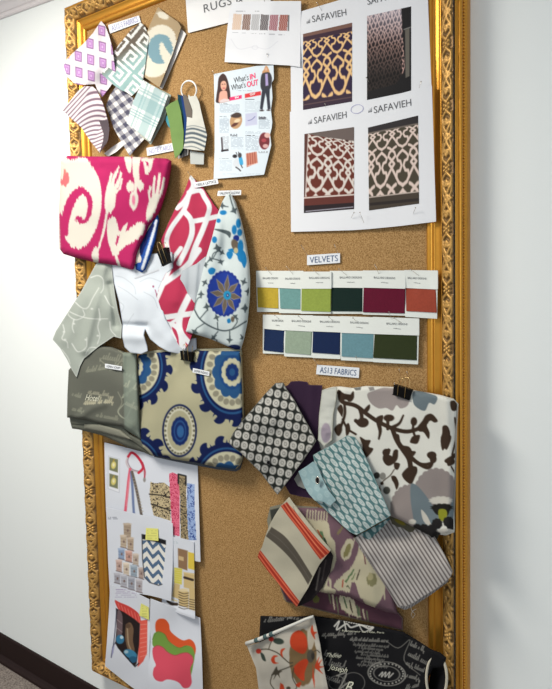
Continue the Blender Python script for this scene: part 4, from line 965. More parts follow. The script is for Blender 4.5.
# charcoal leaf diamonds
def leafs(p, o, a, b, fg, n=9, w_=.40, h_=.42, inner=None, sq=None):
    p.axes(o, a, b)
    x0, y0, k0 = p.x, p.y, p.k
    fx = np.floor(x0); fy = np.floor(y0); u = x0-fx-.5; v = y0-fy-.5
    r = hsh(fx.astype(np.int64)+50, fy.astype(np.int64)+50, 3)
    d = (np.abs(u/w_)**1.7+np.abs(v/h_)**1.7)**(1/1.7)-1 if sq is None else (np.abs(u/w_)**sq+np.abs(v/h_)**sq)**(1/sq)-1
    al = np.clip(.5-d*k0*w_/(2*.45), 0, 1); p.put(al, fg)
    vein = np.minimum(np.abs(np.hypot(u, v)-.17), np.abs(u-v)*.7+.03)
    p.put(al*np.clip(1-vein/.07, 0, 1)*.75, inner)
gl = fabric('charcoal_leaf_swatch', [(275.5, 383), (283, 382.6), (287, 390), (294, 400), (301, 413), (309, 427), (316, 441), (311, 449), (306.7, 455), (302, 462), (297.6, 468), (288, 481), (277.4, 494.8), (269, 484), (261, 473), (251, 463), (241, 453), (234, 448), (228.4, 442.4), (233, 433), (242, 421), (252, 409.5), (264, 395)],
            [(278, 384, .014), (229, 442, .066), (241, 430, .056), (241, 452, .056), (316, 441, .036), (278, 494, .034), (275, 440, .032)], lambda p: leafs(p, (265, 396), (7.9, 1.6), (-1.6, 9.4), (206, 204, 196), inner=(96, 96, 92), w_=.42, h_=.42, sq=2.4),
            'charcoal swatch printed with pale square leaves, pinned as a diamond', cat='fabric swatch', base=(38, 42, 39), wr=.005, ws=18, folds=[([(284, 384), (300, 420), (312, 446)], .006, 5), ([(280, 384), (262, 470)], .003, 6)], edge=((112, 112, 106), .8))
tube('eyelet', at(268.6+1.5*np.sin(th_), 462.8-1.9*np.cos(th_), gl.depth(268.6, 462.8)+.002), .0011, DARKRUBBER, gl.o, closed=True, seg=6)
sheet('eyelet_hole', [(268.6+1.4*math.sin(a), 462.8+1.8*math.cos(a)) for a in np.linspace(0, 6.28, 13)[:-1]], float(gl.depth(268.6, 462.8))+.0015, None, base=(10, 10, 12), res=.5, parent=gl.o, th=.0004)
sheet('turned_corner', [(294, 479), (300, 470), (308, 476), (305, 489), (298, 486)], .022, None, base=(150, 152, 146), parent=gl.o)

# cream floral with brown scrolls
BR = (66, 50, 38)
def f(p):
    MV = (168, 158, 154); SL = (118, 132, 138)
    p.T(315, 365, .2717)
    p.poly([(192, 108), (215, 95), (250, 84), (290, 86), (345, 90), (350, 120), (340, 150), (315, 160), (300, 148), (285, 168), (262, 158), (235, 160), (205, 140)], MV, True)
    p.poly([(360, 100), (385, 95), (420, 105), (450, 118), (440, 145), (420, 140), (405, 168), (380, 160), (362, 140)], SL, True)
    p.poly([(142, 84), (170, 80), (168, 92), (150, 94)], (120, 122, 118)); p.poly([(196, 82), (215, 80), (220, 92), (202, 96)], (150, 146, 142))
    # main scroll: from upper left, down to the right
    p.line([(88, 100), (100, 135), (150, 150), (190, 180), (235, 210), (290, 235), (340, 245), (385, 232), (410, 210)], 15, BR)
    p.poly([(84, 92), (108, 105), (142, 112), (130, 132), (110, 128), (96, 140)], BR, True); p.poly([(120, 130), (140, 96), (144, 118), (134, 134)], BR, True)
    p.line([(108, 140), (110, 180), (98, 220), (86, 250)], 10, BR); p.poly([(82, 160), (96, 145), (104, 165), (100, 190), (92, 180)], BR, True); p.poly([(70, 235), (92, 215), (100, 240), (86, 262)], BR, True); p.line([(102, 200), (120, 235), (150, 255)], 8, BR); p.poly([(112, 226), (124, 214), (130, 240), (116, 262)], BR, True)
    p.line([(165, 160), (172, 190), (165, 215), (150, 205)], 14, BR); p.ell(176, 212, 22, 18, BR); p.poly([(180, 165), (200, 145), (202, 160), (190, 176)], BR, True)
    p.line([(235, 215), (240, 245), (235, 272)], 18, BR, True, 7); p.poly([(225, 195), (250, 185), (245, 215)], BR, True)
    p.line([(268, 205), (268, 235)], 12, BR); p.ell(272, 195, 20, 13, BR); p.line([(280, 232), (310, 215), (325, 186)], 14, BR, True, 7)
    p.poly([(375, 232), (395, 205), (408, 185), (430, 180), (452, 205), (440, 212), (425, 205), (412, 222), (422, 250), (418, 272), (400, 248), (385, 245)], BR, True)
    p.line([(360, 240), (362, 215)], 9, BR); p.ell(364, 208, 12, 16, BR); p.line([(362, 245), (370, 270), (372, 285)], 9, BR); p.ell(364, 275, 11, 13, BR)
    p.line([(285, 235), (300, 275), (322, 310), (345, 345), (352, 380)], 17, BR); p.poly([(305, 300), (345, 300), (360, 330), (345, 350), (330, 320)], BR, True)
    p.line([(295, 320), (285, 352), (262, 350), (260, 320)], 14, BR); p.ell(262, 322, 14, 14, BR); p.line([(345, 340), (390, 365), (430, 360), (440, 335)], 12, BR); p.ell(430, 332, 17, 14, BR)
    p.poly([(165, 265), (185, 275), (205, 278), (198, 300), (215, 310), (190, 340), (170, 330), (175, 300)], BR, True)
    p.poly([(470, 225), (488, 225), (498, 255), (488, 285), (470, 315), (462, 280), (468, 250)], BR, True); p.poly([(500, 132), (522, 135), (522, 165), (505, 168), (498, 150)], BR, True)
    p.poly([(485, 345), (505, 338), (515, 360), (490, 372)], BR, True); p.line([(515, 195), (520, 260), (505, 330)], 7, BR)
    p.T(360, 440, .1902)
    p.line([(195, -20), (205, 20), (240, 60), (262, 110), (270, 180)], 24, BR); p.poly([(225, 170), (258, 140), (295, 140), (302, 165), (290, 195), (270, 232), (240, 215), (222, 190)], BR, True); p.poly([(235, 60), (292, 60), (280, 85), (255, 92)], BR, True)
    p.line([(190, 60), (185, 100), (150, 125), (130, 95), (150, 55)], 22, BR); p.ell(148, 100, 26, 22, BR); p.poly([(180, 120), (210, 125), (200, 155), (182, 150)], BR, True)
    p.line([(262, 85), (310, 125), (360, 145), (380, 110), (365, 78)], 20, BR); p.ell(385, 100, 18, 22, BR); p.ell(362, 78, 10, 12, BR)
    p.line([(180, 155), (160, 185), (135, 205), (112, 225)], 5, BR); p.poly([(165, 190), (188, 192), (204, 230), (192, 262), (180, 230), (168, 210)], BR, True)
    p.ell(88, 186, 17, 17, (70, 68, 62)); p.ell(120, 190, 16, 19, (150, 148, 140)); p.ell(140, 265, 19, 20, (84, 84, 76)); p.ell(96, 262, 16, 14, (150, 150, 142)); p.ell(115, 228, 9, 9, BR); p.ell(105, 300, 10, 14, (64, 60, 54)); p.line([(105, 240), (98, 290)], 4, BR)
    p.poly([(262, 10), (280, -20), (315, -25), (305, 15), (285, 20)], BR, True); p.poly([(425, -10), (445, -30), (480, -20), (468, 30), (450, 50)], BR, True); p.line([(455, 110), (480, 95), (500, 80)], 22, BR); p.line([(480, 140), (500, 175)], 8, BR)
    # large scalloped grey flower
    p.ell(400, 280, 112, 128, (158, 148, 144), scal=22, samp=.05); p.ell(262, 350, 96, 112, (158, 148, 144), scal=22, samp=.06)
    p.poly([(160, 330), (200, 280), (300, 260), (330, 420), (290, 480), (160, 440)], (158, 148, 144))
    p.poly([(268, 232), (300, 240), (345, 290), (385, 350), (412, 400), (425, 460), (350, 480), (295, 460), (275, 380), (265, 300)], SL, True)
    p.poly([(322, 366), (350, 395), (372, 440), (370, 452), (345, 440), (328, 410)], (216, 212, 200), True)
    p.poly([(480, 330), (500, 290), (500, 440), (455, 430)], SL, True)
    p.ell(425, 318, 55, 20, (222, 218, 206), scal=12, samp=.15); p.poly([(385, 345), (470, 340), (470, 375), (455, 400), (400, 390)], (34, 32, 28), True); p.ell(430, 355, 50, 18, (34, 32, 28), scal=12, samp=.2)
    p.poly([(412, 372), (428, 362), (452, 368), (458, 395), (440, 425), (416, 415)], (150, 152, 44), True)
    for x, y, r in ((405, 440, 26), (375, 475, 28), (335, 470, 26), (465, 430, 26), (480, 450, 24), (395, 500, 26), (300, 462, 20)): p.ell(x, y, r, r, (38, 36, 36), scal=9, samp=.12)
    p.ell(450, 478, 45, 12, (216, 212, 202)); p.ell(275, 430, 20, 14, (222, 218, 206))
fs = fabric('brown_scroll_fabric', [(323, 389.6), (332, 387), (340, 386.5), (352, 388), (366, 386), (380, 386.5), (394, 387), (418, 391), (440, 395), (453.6, 399), (458, 404), (457, 425), (455.6, 450), (454.8, 490), (454, 532.5), (446, 535.5), (438, 534.5), (432, 538), (426, 534), (420, 530.5), (413, 527), (402, 521), (390, 516), (372, 508), (350, 495), (330, 470), (321, 450), (317, 440), (319, 415)],
            [(325, 392, .014), (390, 388, .022), (456, 402, .047), (456, 470, .052), (440, 534, .060), (400, 518, .050), (380, 500, .034), (325, 440, .018), (400, 440, .034)], f, 'cream fabric with dark brown scrolling vines, overlapping the right frame edge', cat='folded fabric', base=(240, 240, 230), roll=(.010, 5), th=.002,
            folds=[([(446, 398), (449, 460), (447, 530)], .006, 5), ([(400, 390), (420, 520)], .004, 12), ([(345, 388), (336, 440)], .004, 5)], wr=.003, ws=30)
sheet('selvedge_strip', [(322, 390), (330, 388), (337, 387), (336, 400), (333, 415), (332, 440), (324, 446), (318, 440), (319, 415)], [(325, 392, .024), (325, 440, .030)], lambda p: p.ell(326, 433, 5, 10, (176, 164, 176)), base=(220, 222, 212), wr=.003, ws=8, edge=((196, 196, 180), 1.0), parent=fs.o)
sheet('fold_layer', [(388, 512), (413, 525), (430, 534), (440, 533), (436, 541), (426, 540), (410, 533), (392, 524)], .026, lambda p: (p.ell(400, 522, 6, 2, (132, 120, 44), ang=28), p.ell(430, 537, 7, 3, (40, 38, 38))), base=(96, 92, 76), parent=fs.o)
sheet('fold_layer', [(452, 404), (457.6, 404), (456, 470), (454, 531), (449, 531)], [(456, 404, .043), (454, 530, .050)], None, base=(160, 156, 148), parent=fs.o)

# purple ikat bundle
PU = (124, 96, 106); CR3 = (206, 198, 168)
def f(p):
    p.T(290, 500, .1993).jag(.3, 1.2, 1.3)
    for k in range(8): p.line([(88+k*14, 52+k*1.5), (84+k*14, 105+k*4)], 7, CR3, True, 6)
    p.poly([(60, 90), (140, 105), (190, 110), (205, 180), (225, 210), (228, 260), (232, 300), (215, 350), (195, 380), (180, 450), (160, 440), (150, 350), (180, 290), (190, 230), (150, 190), (100, 150)], CR3, True)
    p.ell(150, 150, 24, 50, CR3); p.line([(155, 160), (178, 220)], 15, (96, 128, 92)); p.line([(140, 155), (160, 185)], 8, (170, 90, 60)); p.line([(172, 190), (186, 225)], 6, (50, 60, 50))
    p.poly([(255, 280), (258, 245), (280, 205), (305, 195), (322, 215), (312, 250), (300, 290), (275, 305)], CR3, True); p.poly([(268, 275), (282, 235), (300, 220), (305, 240), (290, 280), (274, 290)], (140, 134, 88), True)
    p.poly([(225, 445), (225, 420), (255, 385), (300, 345), (335, 280), (352, 215), (390, 290), (430, 350), (475, 420), (470, 470), (440, 520), (400, 560), (365, 500), (335, 480), (290, 462)], CR3, True)
    p.line([(280, 410), (300, 380), (318, 350)], 8, (96, 124, 84)); p.line([(310, 400), (325, 370)], 6, (120, 140, 96)); p.line([(262, 440), (266, 400)], 6, (176, 80, 60)); p.line([(370, 270), (378, 320)], 6, (110, 60, 70)); p.line([(285, 430), (296, 440)], 6, (60, 70, 50)); p.line([(350, 350), (335, 400)], 5, (70, 60, 50))
    p.poly([(95, 300), (135, 290), (175, 340), (180, 420), (230, 455), (210, 470), (120, 440)], CR3, True); p.line([(200, 400), (205, 445)], 14, CR3, True, 8); p.line([(380, 470), (390, 540)], 12, CR3, True, 6); p.line([(470, 440), (476, 500)], 10, CR3, True, 6)
    p.line([(240, 170), (262, 140)], 12, (140, 128, 92)); p.line([(330, 170), (322, 200)], 9, CR3)
    p.ell(410, 400, 26, 32, (142, 138, 100)); p.ell(404, 385, 14, 18, (180, 172, 130))
    p.poly([(305, 430), (325, 415), (345, 470), (370, 530), (400, 580), (300, 560)], PU, True)
    p.line([(420, 480), (425, 520)], 8, CR3); p.line([(445, 450), (450, 500)], 8, CR3)
    p.poly([(110, 350), (150, 345), (165, 430), (130, 460), (100, 440)], (64, 44, 44), True); p.line([(150, 360), (160, 430)], 10, (140, 120, 110))
pb = fabric('purple_ikat_bundle', [(297, 506), (318, 507.5), (330, 510), (345, 525), (356, 538), (372, 545), (392, 580), (397, 614), (386, 612), (368, 605), (350, 597), (332, 594), (316, 592), (304, 590), (292, 582), (288, 560), (290, 530)],
            [(300, 508, .014), (290, 580, .034), (350, 595, .044), (392, 610, .040), (345, 550, .040)], f, 'folded mauve and cream ikat fabric with green flecks, beneath the striped ones', cat='folded fabric', base=PU, roll=(.014, 5), th=.002, folds=[([(330, 512), (330, 590)], .005, 8), ([(368, 560), (374, 604)], .006, 7)], wr=.005, ws=24)
def f(p):
    p.T(290, 500, .1993).jag(.3, 1.4, 1.3)
    for k in range(11): p.line([(195+k*19, 470+k*9), (205+k*19, 520+k*9+(k % 3)*16)], 9, CR3 if k % 2 else (120, 128, 96), True, 5)
    p.poly([(250, 480), (320, 500), (330, 560), (360, 590), (290, 570), (255, 530)], CR3, True); p.line([(270, 490), (285, 540)], 7, (70, 96, 66)); p.line([(300, 510), (312, 560)], 7, (60, 50, 44)); p.line([(335, 530), (345, 580)], 7, (96, 120, 86))
    p.ell(130, 500, 18, 18, (110, 110, 60))
sheet('fold_layer', [(280, 588), (292, 576), (300, 580), (316, 588), (350, 594), (386, 608), (398, 612), (403, 618), (403, 631), (386, 626.5), (350, 618), (318, 610), (286, 602)], [(286, 600, .020), (403, 630, .022), (340, 598, .026)], f, base=(92, 60, 72), roll=(.006, 4), wr=.003, ws=20, parent=pb.o, edge=((150, 144, 120), 1.2))
sheet('fold_layer', [(270, 507), (282, 504), (299, 506), (318, 507), (316, 520), (292, 540), (290, 600), (284, 600), (270, 540), (267, 520)], .009, lambda p: p.poly([(270, 510), (286, 506), (284, 520), (272, 525)], (70, 72, 66)), base=(150, 146, 126), parent=pb.o)

# grey ticking stripe
def f(p):
    t = np.clip((p.Y-530)/80, 0, 1)
    p.axes((354.5, 538), (44.5, 69), (60, -9)); u = p.y; k = .5+.5*np.sin(u*2*math.pi*15)
    k2 = .5+.5*np.sin(u*2*math.pi*30+.7)
    p.put(np.clip(k*1.8-.75, 0, 1), (112, 104, 102)); p.put(np.clip(k2*1.6-1.0, 0, 1)*.3, (110, 104, 100))
tk = fabric('grey_ticking_fabric', [(354.4, 538), (366, 531), (380, 524), (391, 519), (405, 522), (420, 527), (433.6, 535), (438, 543), (445, 556), (452.6, 571.6), (450, 578), (444, 583), (436, 589), (424, 596), (414, 603), (406.6, 606.6), (402, 606), (398, 607.4), (390, 594), (378, 575), (366, 556)],
            [(356, 538, .056), (366, 556, .060), (380, 580, .060), (366, 530, .044), (390, 520, .020), (412, 526, .020), (434, 536, .036), (452, 572, .056), (400, 606, .054), (400, 560, .056)], f, 'grey and white ticking stripe fabric, its corner over the right frame edge', cat='fabric swatch', base=(208, 202, 196), res=.5,
            folds=[([(420, 527), (440, 588)], .004, 8), ([(372, 530), (408, 604)], .004, 10)], wr=.003, ws=24, edge=((150, 146, 142), .8))
sheet('under_layer', [(358, 546), (395, 530), (436, 540), (449, 570), (448, 582), (432, 594), (412, 607), (405, 610), (400, 608)], [(356, 538, .048), (366, 556, .052), (380, 580, .052), (366, 530, .036), (390, 520, .012), (412, 526, .012), (434, 536, .028), (452, 572, .048), (400, 606, .046), (400, 560, .044)], lambda p: p.put(.6*(np.sin(p.X*2.4+p.Y*.9) > 0), (80, 76, 76)), base=(190, 184, 180), parent=tk.o)
tube('loose_thread', at(np.array([412, 410.5, 412, 415, 413, 411, 412.5, 416]), np.array([602, 606, 611, 614, 618, 615, 611, 609]), np.array([.05, .048, .045, .042, .04, .038, .036, .034])), .0004, INKPALE, tk.o, seg=4)

# red striped linen
def f(p):
    p.T(255, 490, .1741)
    # stripes run from upper left to lower right
    def band(l0, l1, c): p.poly(list(cr(l0))+list(cr(l1))[::-1], c)
    rd = (190, 64, 46)
    top = [(148, 92), (190, 150), (260, 240), (330, 340), (375, 400)]; bot = [(200, 60), (238, 120), (300, 200), (370, 280), (440, 350)]
    mid = lambda a, b, t: [(x0+(x1-x0)*t, y0+(y1-y0)*t) for (x0, y0), (x1, y1) in zip(a, b)]
    band(top, mid(top, bot, .86), rd)
    for t, w_, c in ((.14, 4, (236, 130, 90)), (.30, 4, (150, 50, 40)), (.45, 5, (240, 150, 110)), (.62, 4, (150, 50, 40)), (.74, 4, (236, 140, 100))): p.line(mid(top, bot, t), w_, c)
    p.poly([(200, 40), (235, 95), (250, 130), (220, 110), (180, 60)], (210, 204, 180), True)
    g0 = [(62, 265), (130, 320), (200, 390), (260, 470), (305, 545)]; g1 = [(95, 212), (170, 265), (235, 345), (290, 430), (330, 495)]
    band(g0, g1, (92, 86, 76)); p.line(mid(g0, g1, .5), 3, (110, 104, 94))
    r0 = [(8, 385), (60, 460), (130, 560), (180, 620), (235, 680)]; r1 = [(30, 345), (80, 410), (150, 500), (210, 580), (256, 640)]
    band(r0, r1, rd); 
    for t, c in ((.2, (150, 50, 40)), (.38, (238, 140, 100)), (.6, (150, 50, 40)), (.8, (238, 140, 100))): p.line(mid(r0, r1, t), 4, c)
rs = fabric('red_stripe_linen', [(289, 497), (292, 501.5), (296, 506.5), (307, 521), (319, 536), (331, 550), (326, 556), (319, 565), (313, 577), (308, 588), (301, 599), (296.5, 607), (288, 597), (278, 583), (267, 570), (257.6, 557), (259, 552), (262, 547), (266, 534), (270, 524), (275, 515), (281, 505.6)],
            [(289, 499, .030), (330, 550, .066), (296, 606, .058), (258, 556, .036), (290, 550, .044)], f, 'natural linen swatch with orange red and grey stripes, pinned at its top corner', cat='fabric swatch', base=(196, 190, 168), wr=.004, ws=22, res=.5,
            folds=[([(290, 500), (300, 540), (306, 590)], .004, 7)])
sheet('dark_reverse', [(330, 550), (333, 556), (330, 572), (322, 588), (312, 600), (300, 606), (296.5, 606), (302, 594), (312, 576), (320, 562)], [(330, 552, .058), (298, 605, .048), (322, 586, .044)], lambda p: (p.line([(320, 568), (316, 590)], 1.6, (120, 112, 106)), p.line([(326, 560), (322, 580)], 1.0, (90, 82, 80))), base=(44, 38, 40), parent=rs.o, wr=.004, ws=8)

# aqua leaf fabric, folded over a bar
def f(p):
    leafs(p, (319, 453), (8.6, 3.4), (4.6, 9.0), (216, 226, 222), w_=.40, h_=.45, inner=(124, 160, 162), sq=1.9); p.T()
al_ = fabric('aqua_leaf_fabric', [(313, 455), (320, 451), (328, 447), (338, 441), (347, 435.6), (354.6, 437), (357.5, 441), (360, 446), (368, 463), (379, 489), (390.6, 515.5), (386, 519), (378, 523), (366, 530), (356.4, 535), (350, 532), (343, 526), (335.6, 519), (325, 509.5), (314.7, 500), (312, 480), (315, 466)],
             [(316, 457, .040), (350, 438, .036), (390, 515, .066), (357, 533, .062), (320, 500, .050), (345, 490, .054)], f, 'aqua swatch printed with rows of pale square leaves, hanging slanted', cat='fabric swatch', base=(92, 132, 134), wr=.004, ws=20,
             folds=[([(330, 450), (352, 500), (368, 528)], .006, 6), ([(354, 438), (384, 515)], .004, 4)], edge=((150, 182, 180), .7))
sheet('turned_hem', [(356.4, 536), (366, 531), (378, 524.5), (390, 517.5), (389, 520), (380, 530), (368, 541), (366, 541.5), (357, 538)], .052, lambda p: leafs(p, (360, 520), (8, 2.4), (2.9, 9.6), (196, 210, 206), w_=.33, h_=.40, inner=(124, 160, 162)), base=(76, 116, 118), parent=al_.o)
fl = sheet('turned_flap', [(298.4, 471.4), (306, 466.5), (313, 461.5), (316, 464), (319, 470), (322, 478), (328, 490), (336, 500), (330, 506), (324, 502), (314.7, 500.5), (309, 494), (304.6, 487), (301, 478)],
           [(299, 471, .050), (314, 462, .052), (326, 503, .064)], lambda p: leafs(p, (299, 470), (7, -3), (3, 9), (176, 204, 206), w_=.36, h_=.4, inner=(160, 190, 194)), base=(160, 190, 194), parent=al_.o, folds=[([(304, 470), (318, 500)], .002, 4)])
tube('eyelet', at(317.6+1.9*np.sin(th_), 480.4-3.4*np.cos(th_), .0645+0*th_), .0012, STEEL, al_.o, closed=True, seg=6)
sheet('eyelet_hole', [(317.6+1.8*math.sin(a), 480.4+3.2*math.cos(a)) for a in np.linspace(0, 6.28, 13)[:-1]], .0642, None, base=(16, 16, 18), res=.5, parent=al_.o, th=.0004)

# black script bundle
WH = (158, 156, 148)
def f(p):
    scribble(p, 330, 617, 372, 627, 6, 1.3, (214, 212, 204), 4); scribble(p, 322, 636, 356, 634, 4, .7, WH, 5); p.microtext(0, 0, 0, 0, 1)
    p.T(325, 605, .2355)
    p.line([(40, 90), (60, 70), (50, 105), (90, 80), (110, 95), (150, 85), (185, 100), (205, 95), (190, 110)], 7, (216, 214, 206)); p.line([(80, 60), (90, 110)], 6, (216, 214, 206)); p.line([(140, 75), (165, 115), (205, 90)], 5, (216, 214, 206))
    for k in range(7):
        y = 170+k*14; x0 = 120+(k*23) % 40; p.T(); scribble(p, 325+.2355*x0, 605+.2355*y, 325+.2355*(270-(k*17) % 50), 605+.2355*(y+10), 2.0, .5, (150, 148, 140), 40+k)
    p.T(325, 605, .2355)
    p.ell(262, 292, 82, 52, WH, ang=6, inner=.93); p.ell(262, 292, 58, 34, WH, ang=6, inner=.92)
    for k in range(26):
        a = R(k*360/26); p.ell(262+70*math.cos(a), 292+43*math.sin(a), 4, 4, (170, 168, 160))
    p.line([(230, 300), (245, 285), (240, 305), (258, 285), (255, 305), (275, 285), (270, 308), (290, 290)], 5, (206, 204, 196))
    p.line([(50, 300), (90, 290), (75, 330), (60, 357), (100, 330), (110, 350), (80, 370)], 6, WH); p.ell(120, 330, 50, 44, (150, 148, 140), inner=.95); p.ell(50, 330, 36, 30, (150, 148, 140), inner=.93)
    p.T()
    for k, (x0, y0, x1, y1, h) in enumerate([(322, 664, 345, 667, 5), (324, 655, 342, 656, 4), (322, 677, 340, 683, 5), (408, 655, 428, 665, 4), (406, 664, 424, 672, 3), (410, 645, 426, 652, 3.4), (405, 690, 424, 684, 4), (264, 622, 284, 620, 4), (285, 617, 306, 622, 3), (404, 676, 420, 680, 3), (350, 640, 388, 642, 2.4)]): scribble(p, x0, y0, x1, y1, h, .7, WH, 60+k)
    p.line([(385, 640), (398, 648), (410, 640), (404, 660), (420, 675)], .7, (140, 138, 130))
bk = fabric('black_script_bundle', [(260.4, 616), (286, 617), (313.8, 616), (340, 620), (372, 626), (402.7, 632), (416, 640), (431, 649.7), (440, 653), (446, 658), (444, 668), (433, 668), (427, 680), (425, 698), (422, 712), (330, 712), (262, 700), (258, 660)],
            [(262, 618, .010), (320, 618, .020), (402, 634, .034), (440, 656, .066), (425, 700, .066), (340, 700, .050), (360, 650, .036)], f, 'black fabric printed with pale handwriting and a round stamp, rolled at right', cat='folded fabric', base=(24, 24, 27), wr=.005, ws=24, th=.002, roll=(.006, 3), res=.5,
            folds=[([(318, 640), (330, 712)], .006, 6), ([(402, 634), (398, 712)], .004, 6)])
text(bk.o, bk.depth, 'Joseph', (328, 669), (347, 673), (.9, -5.4), INKTAUPE, lift=.0014, shear=.35)
text(bk.o, bk.depth, 'Th\u00f4ne', (326, 657), (341, 657.6), (.8, -4.2), INKTAUPE, lift=.0014, shear=.35)
text(bk.o, bk.depth, 'B', (344, 692), (352, 692.4), (2.0, -11), INKTAUPE, lift=.0014, shear=.35)
text(bk.o, bk.depth, 'Fournisseur de Toile, Paris', (342, 631.5), (384, 633.5), (.3, -1.8), INKTAUPE, lift=.0014)
# the rolled right end: a tube of cloth with a pale rim
def roll_end(cx, cy, rx, ry, d0, depth_len):
    a = np.linspace(0, 2*math.pi, 41)[:-1]; V = []
    rings = [(0, 1.0), (0.010, .98), (depth_len, .9)]
    for dd, k in rings:
        V.append(at(cx+rx*k*np.cos(a)-dd*240, cy+ry*k*np.sin(a)-dd*120, d0-dd*.5+0*a))
    for dd, k in rings[::-1]:
        V.append(at(cx+rx*(k-.14)*np.cos(a)-dd*240, cy+ry*(k-.07)*np.sin(a)-dd*120, d0-dd*.5+0*a))
    V = np.vstack(V); n = 40; F = []
    for r_ in range(5):
        F += [(r_*n+i, r_*n+(i+1) % n, (r_+1)*n+(i+1) % n, (r_+1)*n+i) for i in range(n)]
    return V, F
V, F = roll_end(437, 678, 10.5, 23, .060, .06)
colr = np.tile(np.array([26, 26, 29.]), (len(V), 1)); mesh_obj('rolled_end', V, F, FABRIC, bk.o, colr, smooth=True)
tube('pale_hem', at(436.6+10.2*np.cos(th_), 678+22.6*np.sin(th_), .0625+0*th_), .0028, surf('cream_hem', (200, 192, 172), rough=.9), bk.o, closed=True, seg=8)

# red floral fabric hanging over the black bundle
def f(p):
    rd = (206, 72, 40); tn = (132, 108, 74); ol = (80, 74, 62)
    p.T(245, 605, .1811)
    p.ell(320, 290, 74, 152, tn, scal=14, samp=.04)
    p.poly([(320, 270), (262, 240), (248, 200), (262, 158), (300, 140), (335, 170), (345, 230)], rd, True); p.poly([(320, 300), (350, 310), (330, 370), (325, 420), (285, 390), (268, 345)], rd, True); p.poly([(375, 330), (385, 420), (384, 460), (372, 400)], rd)
    p.poly([(345, 130), (372, 110), (385, 180), (370, 240), (350, 240)], (206, 196, 176), True); p.ell(362, 282, 20, 36, (92, 86, 74)); p.ell(375, 280, 10, 22, (60, 56, 50))
    p.line([(90, 245), (130, 245), (180, 265), (215, 295), (245, 320), (262, 318)], 6, ol); p.line([(262, 335), (225, 350), (190, 362)], 6, ol); p.line([(130, 245), (140, 215), (150, 195)], 5, ol); p.line([(270, 350), (262, 400), (285, 450), (275, 470)], 5, ol)
    p.poly([(158, 365), (175, 340), (182, 360), (205, 365), (190, 378), (192, 402), (178, 385), (158, 410), (165, 385), (145, 392)], ol, True); p.line([(150, 385), (140, 430), (160, 464)], 5, ol)
    p.ell(185, 200, 30, 17, (60, 72, 64), ang=10); p.ell(145, 188, 14, 13, (190, 50, 40)); p.ell(75, 255, 15, 14, (196, 60, 44)); p.poly([(85, 262), (105, 275), (115, 310), (95, 300)], (60, 72, 64), True)
    p.poly([(222, 240), (200, 245), (195, 270), (210, 290), (206, 262)], rd, True); p.poly([(145, 295), (160, 278), (182, 282), (165, 292), (168, 315), (185, 320), (160, 325), (146, 312)], rd, True)
    p.poly([(410, 285), (404, 320), (425, 300), (412, 335), (438, 340), (412, 352), (430, 380), (402, 360), (385, 340)], rd, True); p.poly([(372, 110), (380, 145), (398, 150), (384, 165), (388, 190), (370, 165), (362, 140)], rd, True)
    p.line([(372, 265), (395, 250), (412, 262)], 5, ol); p.poly([(195, 430), (212, 440), (220, 470), (190, 470)], rd); p.poly([(280, 440), (310, 425), (300, 455)], rd, True); p.ell(240, 460, 12, 10, ol)
    p.T(); 
rf = fabric('red_floral_fabric', [(247, 646), (258, 643), (272, 637), (290, 628), (304, 620), (313.8, 617), (317, 630), (320, 645), (323, 664), (328, 690), (331, 706), (268, 708), (259, 692), (256, 668), (251, 656)],
            [(248, 648, .034), (312, 618, .048), (258, 690, .040), (320, 690, .070), (290, 660, .060)], f, 'white swatch printed with orange red flowers, bottom edge of the picture', cat='fabric swatch', base=(206, 200, 186), wr=.005, ws=16, folds=[([(313, 620), (324, 700)], .005, 4), ([(250, 648), (268, 708)], -.006, 5)])
pt = at(np.array([246.5, 256, 268, 282, 296, 306, 313.4]), np.array([643.6, 640.5, 635.5, 629.6, 623.6, 619, 616.4]), np.array([.040, .043, .047, .052, .056, .056, .054]))
tube('rolled_hem', pt, .0052, surf('hem_cloth', (206, 206, 198), rough=.9, bump=.3, bscale=300), rf.o, seg=10, r2=.003)
for k, (x, y) in enumerate(((257, 640), (266, 636.5), (272, 634))):
    pt2 = at(np.array([x-1.6, x+1.6]), np.array([y+.6, y-.6]), np.array([.0445+k*.0025]*2)); tube('printed_leaf', pt2, .0058, surf('leaf_green', (70, 92, 92), rough=.9), rf.o, seg=10)

# ================================================================== printed sheets, lower left
def print_sheet(poly, d, fn, lab, **k):
    k.setdefault('wr', .003); k.setdefault('ws', 40)
    s = sheet('product_print', poly, d, fn, base=(226, 230, 238), mat=PAPER, res=.5, **k)
    tag(s.o, lab, 'printed sheet', 'printed sheets at the lower left of the board'); return s
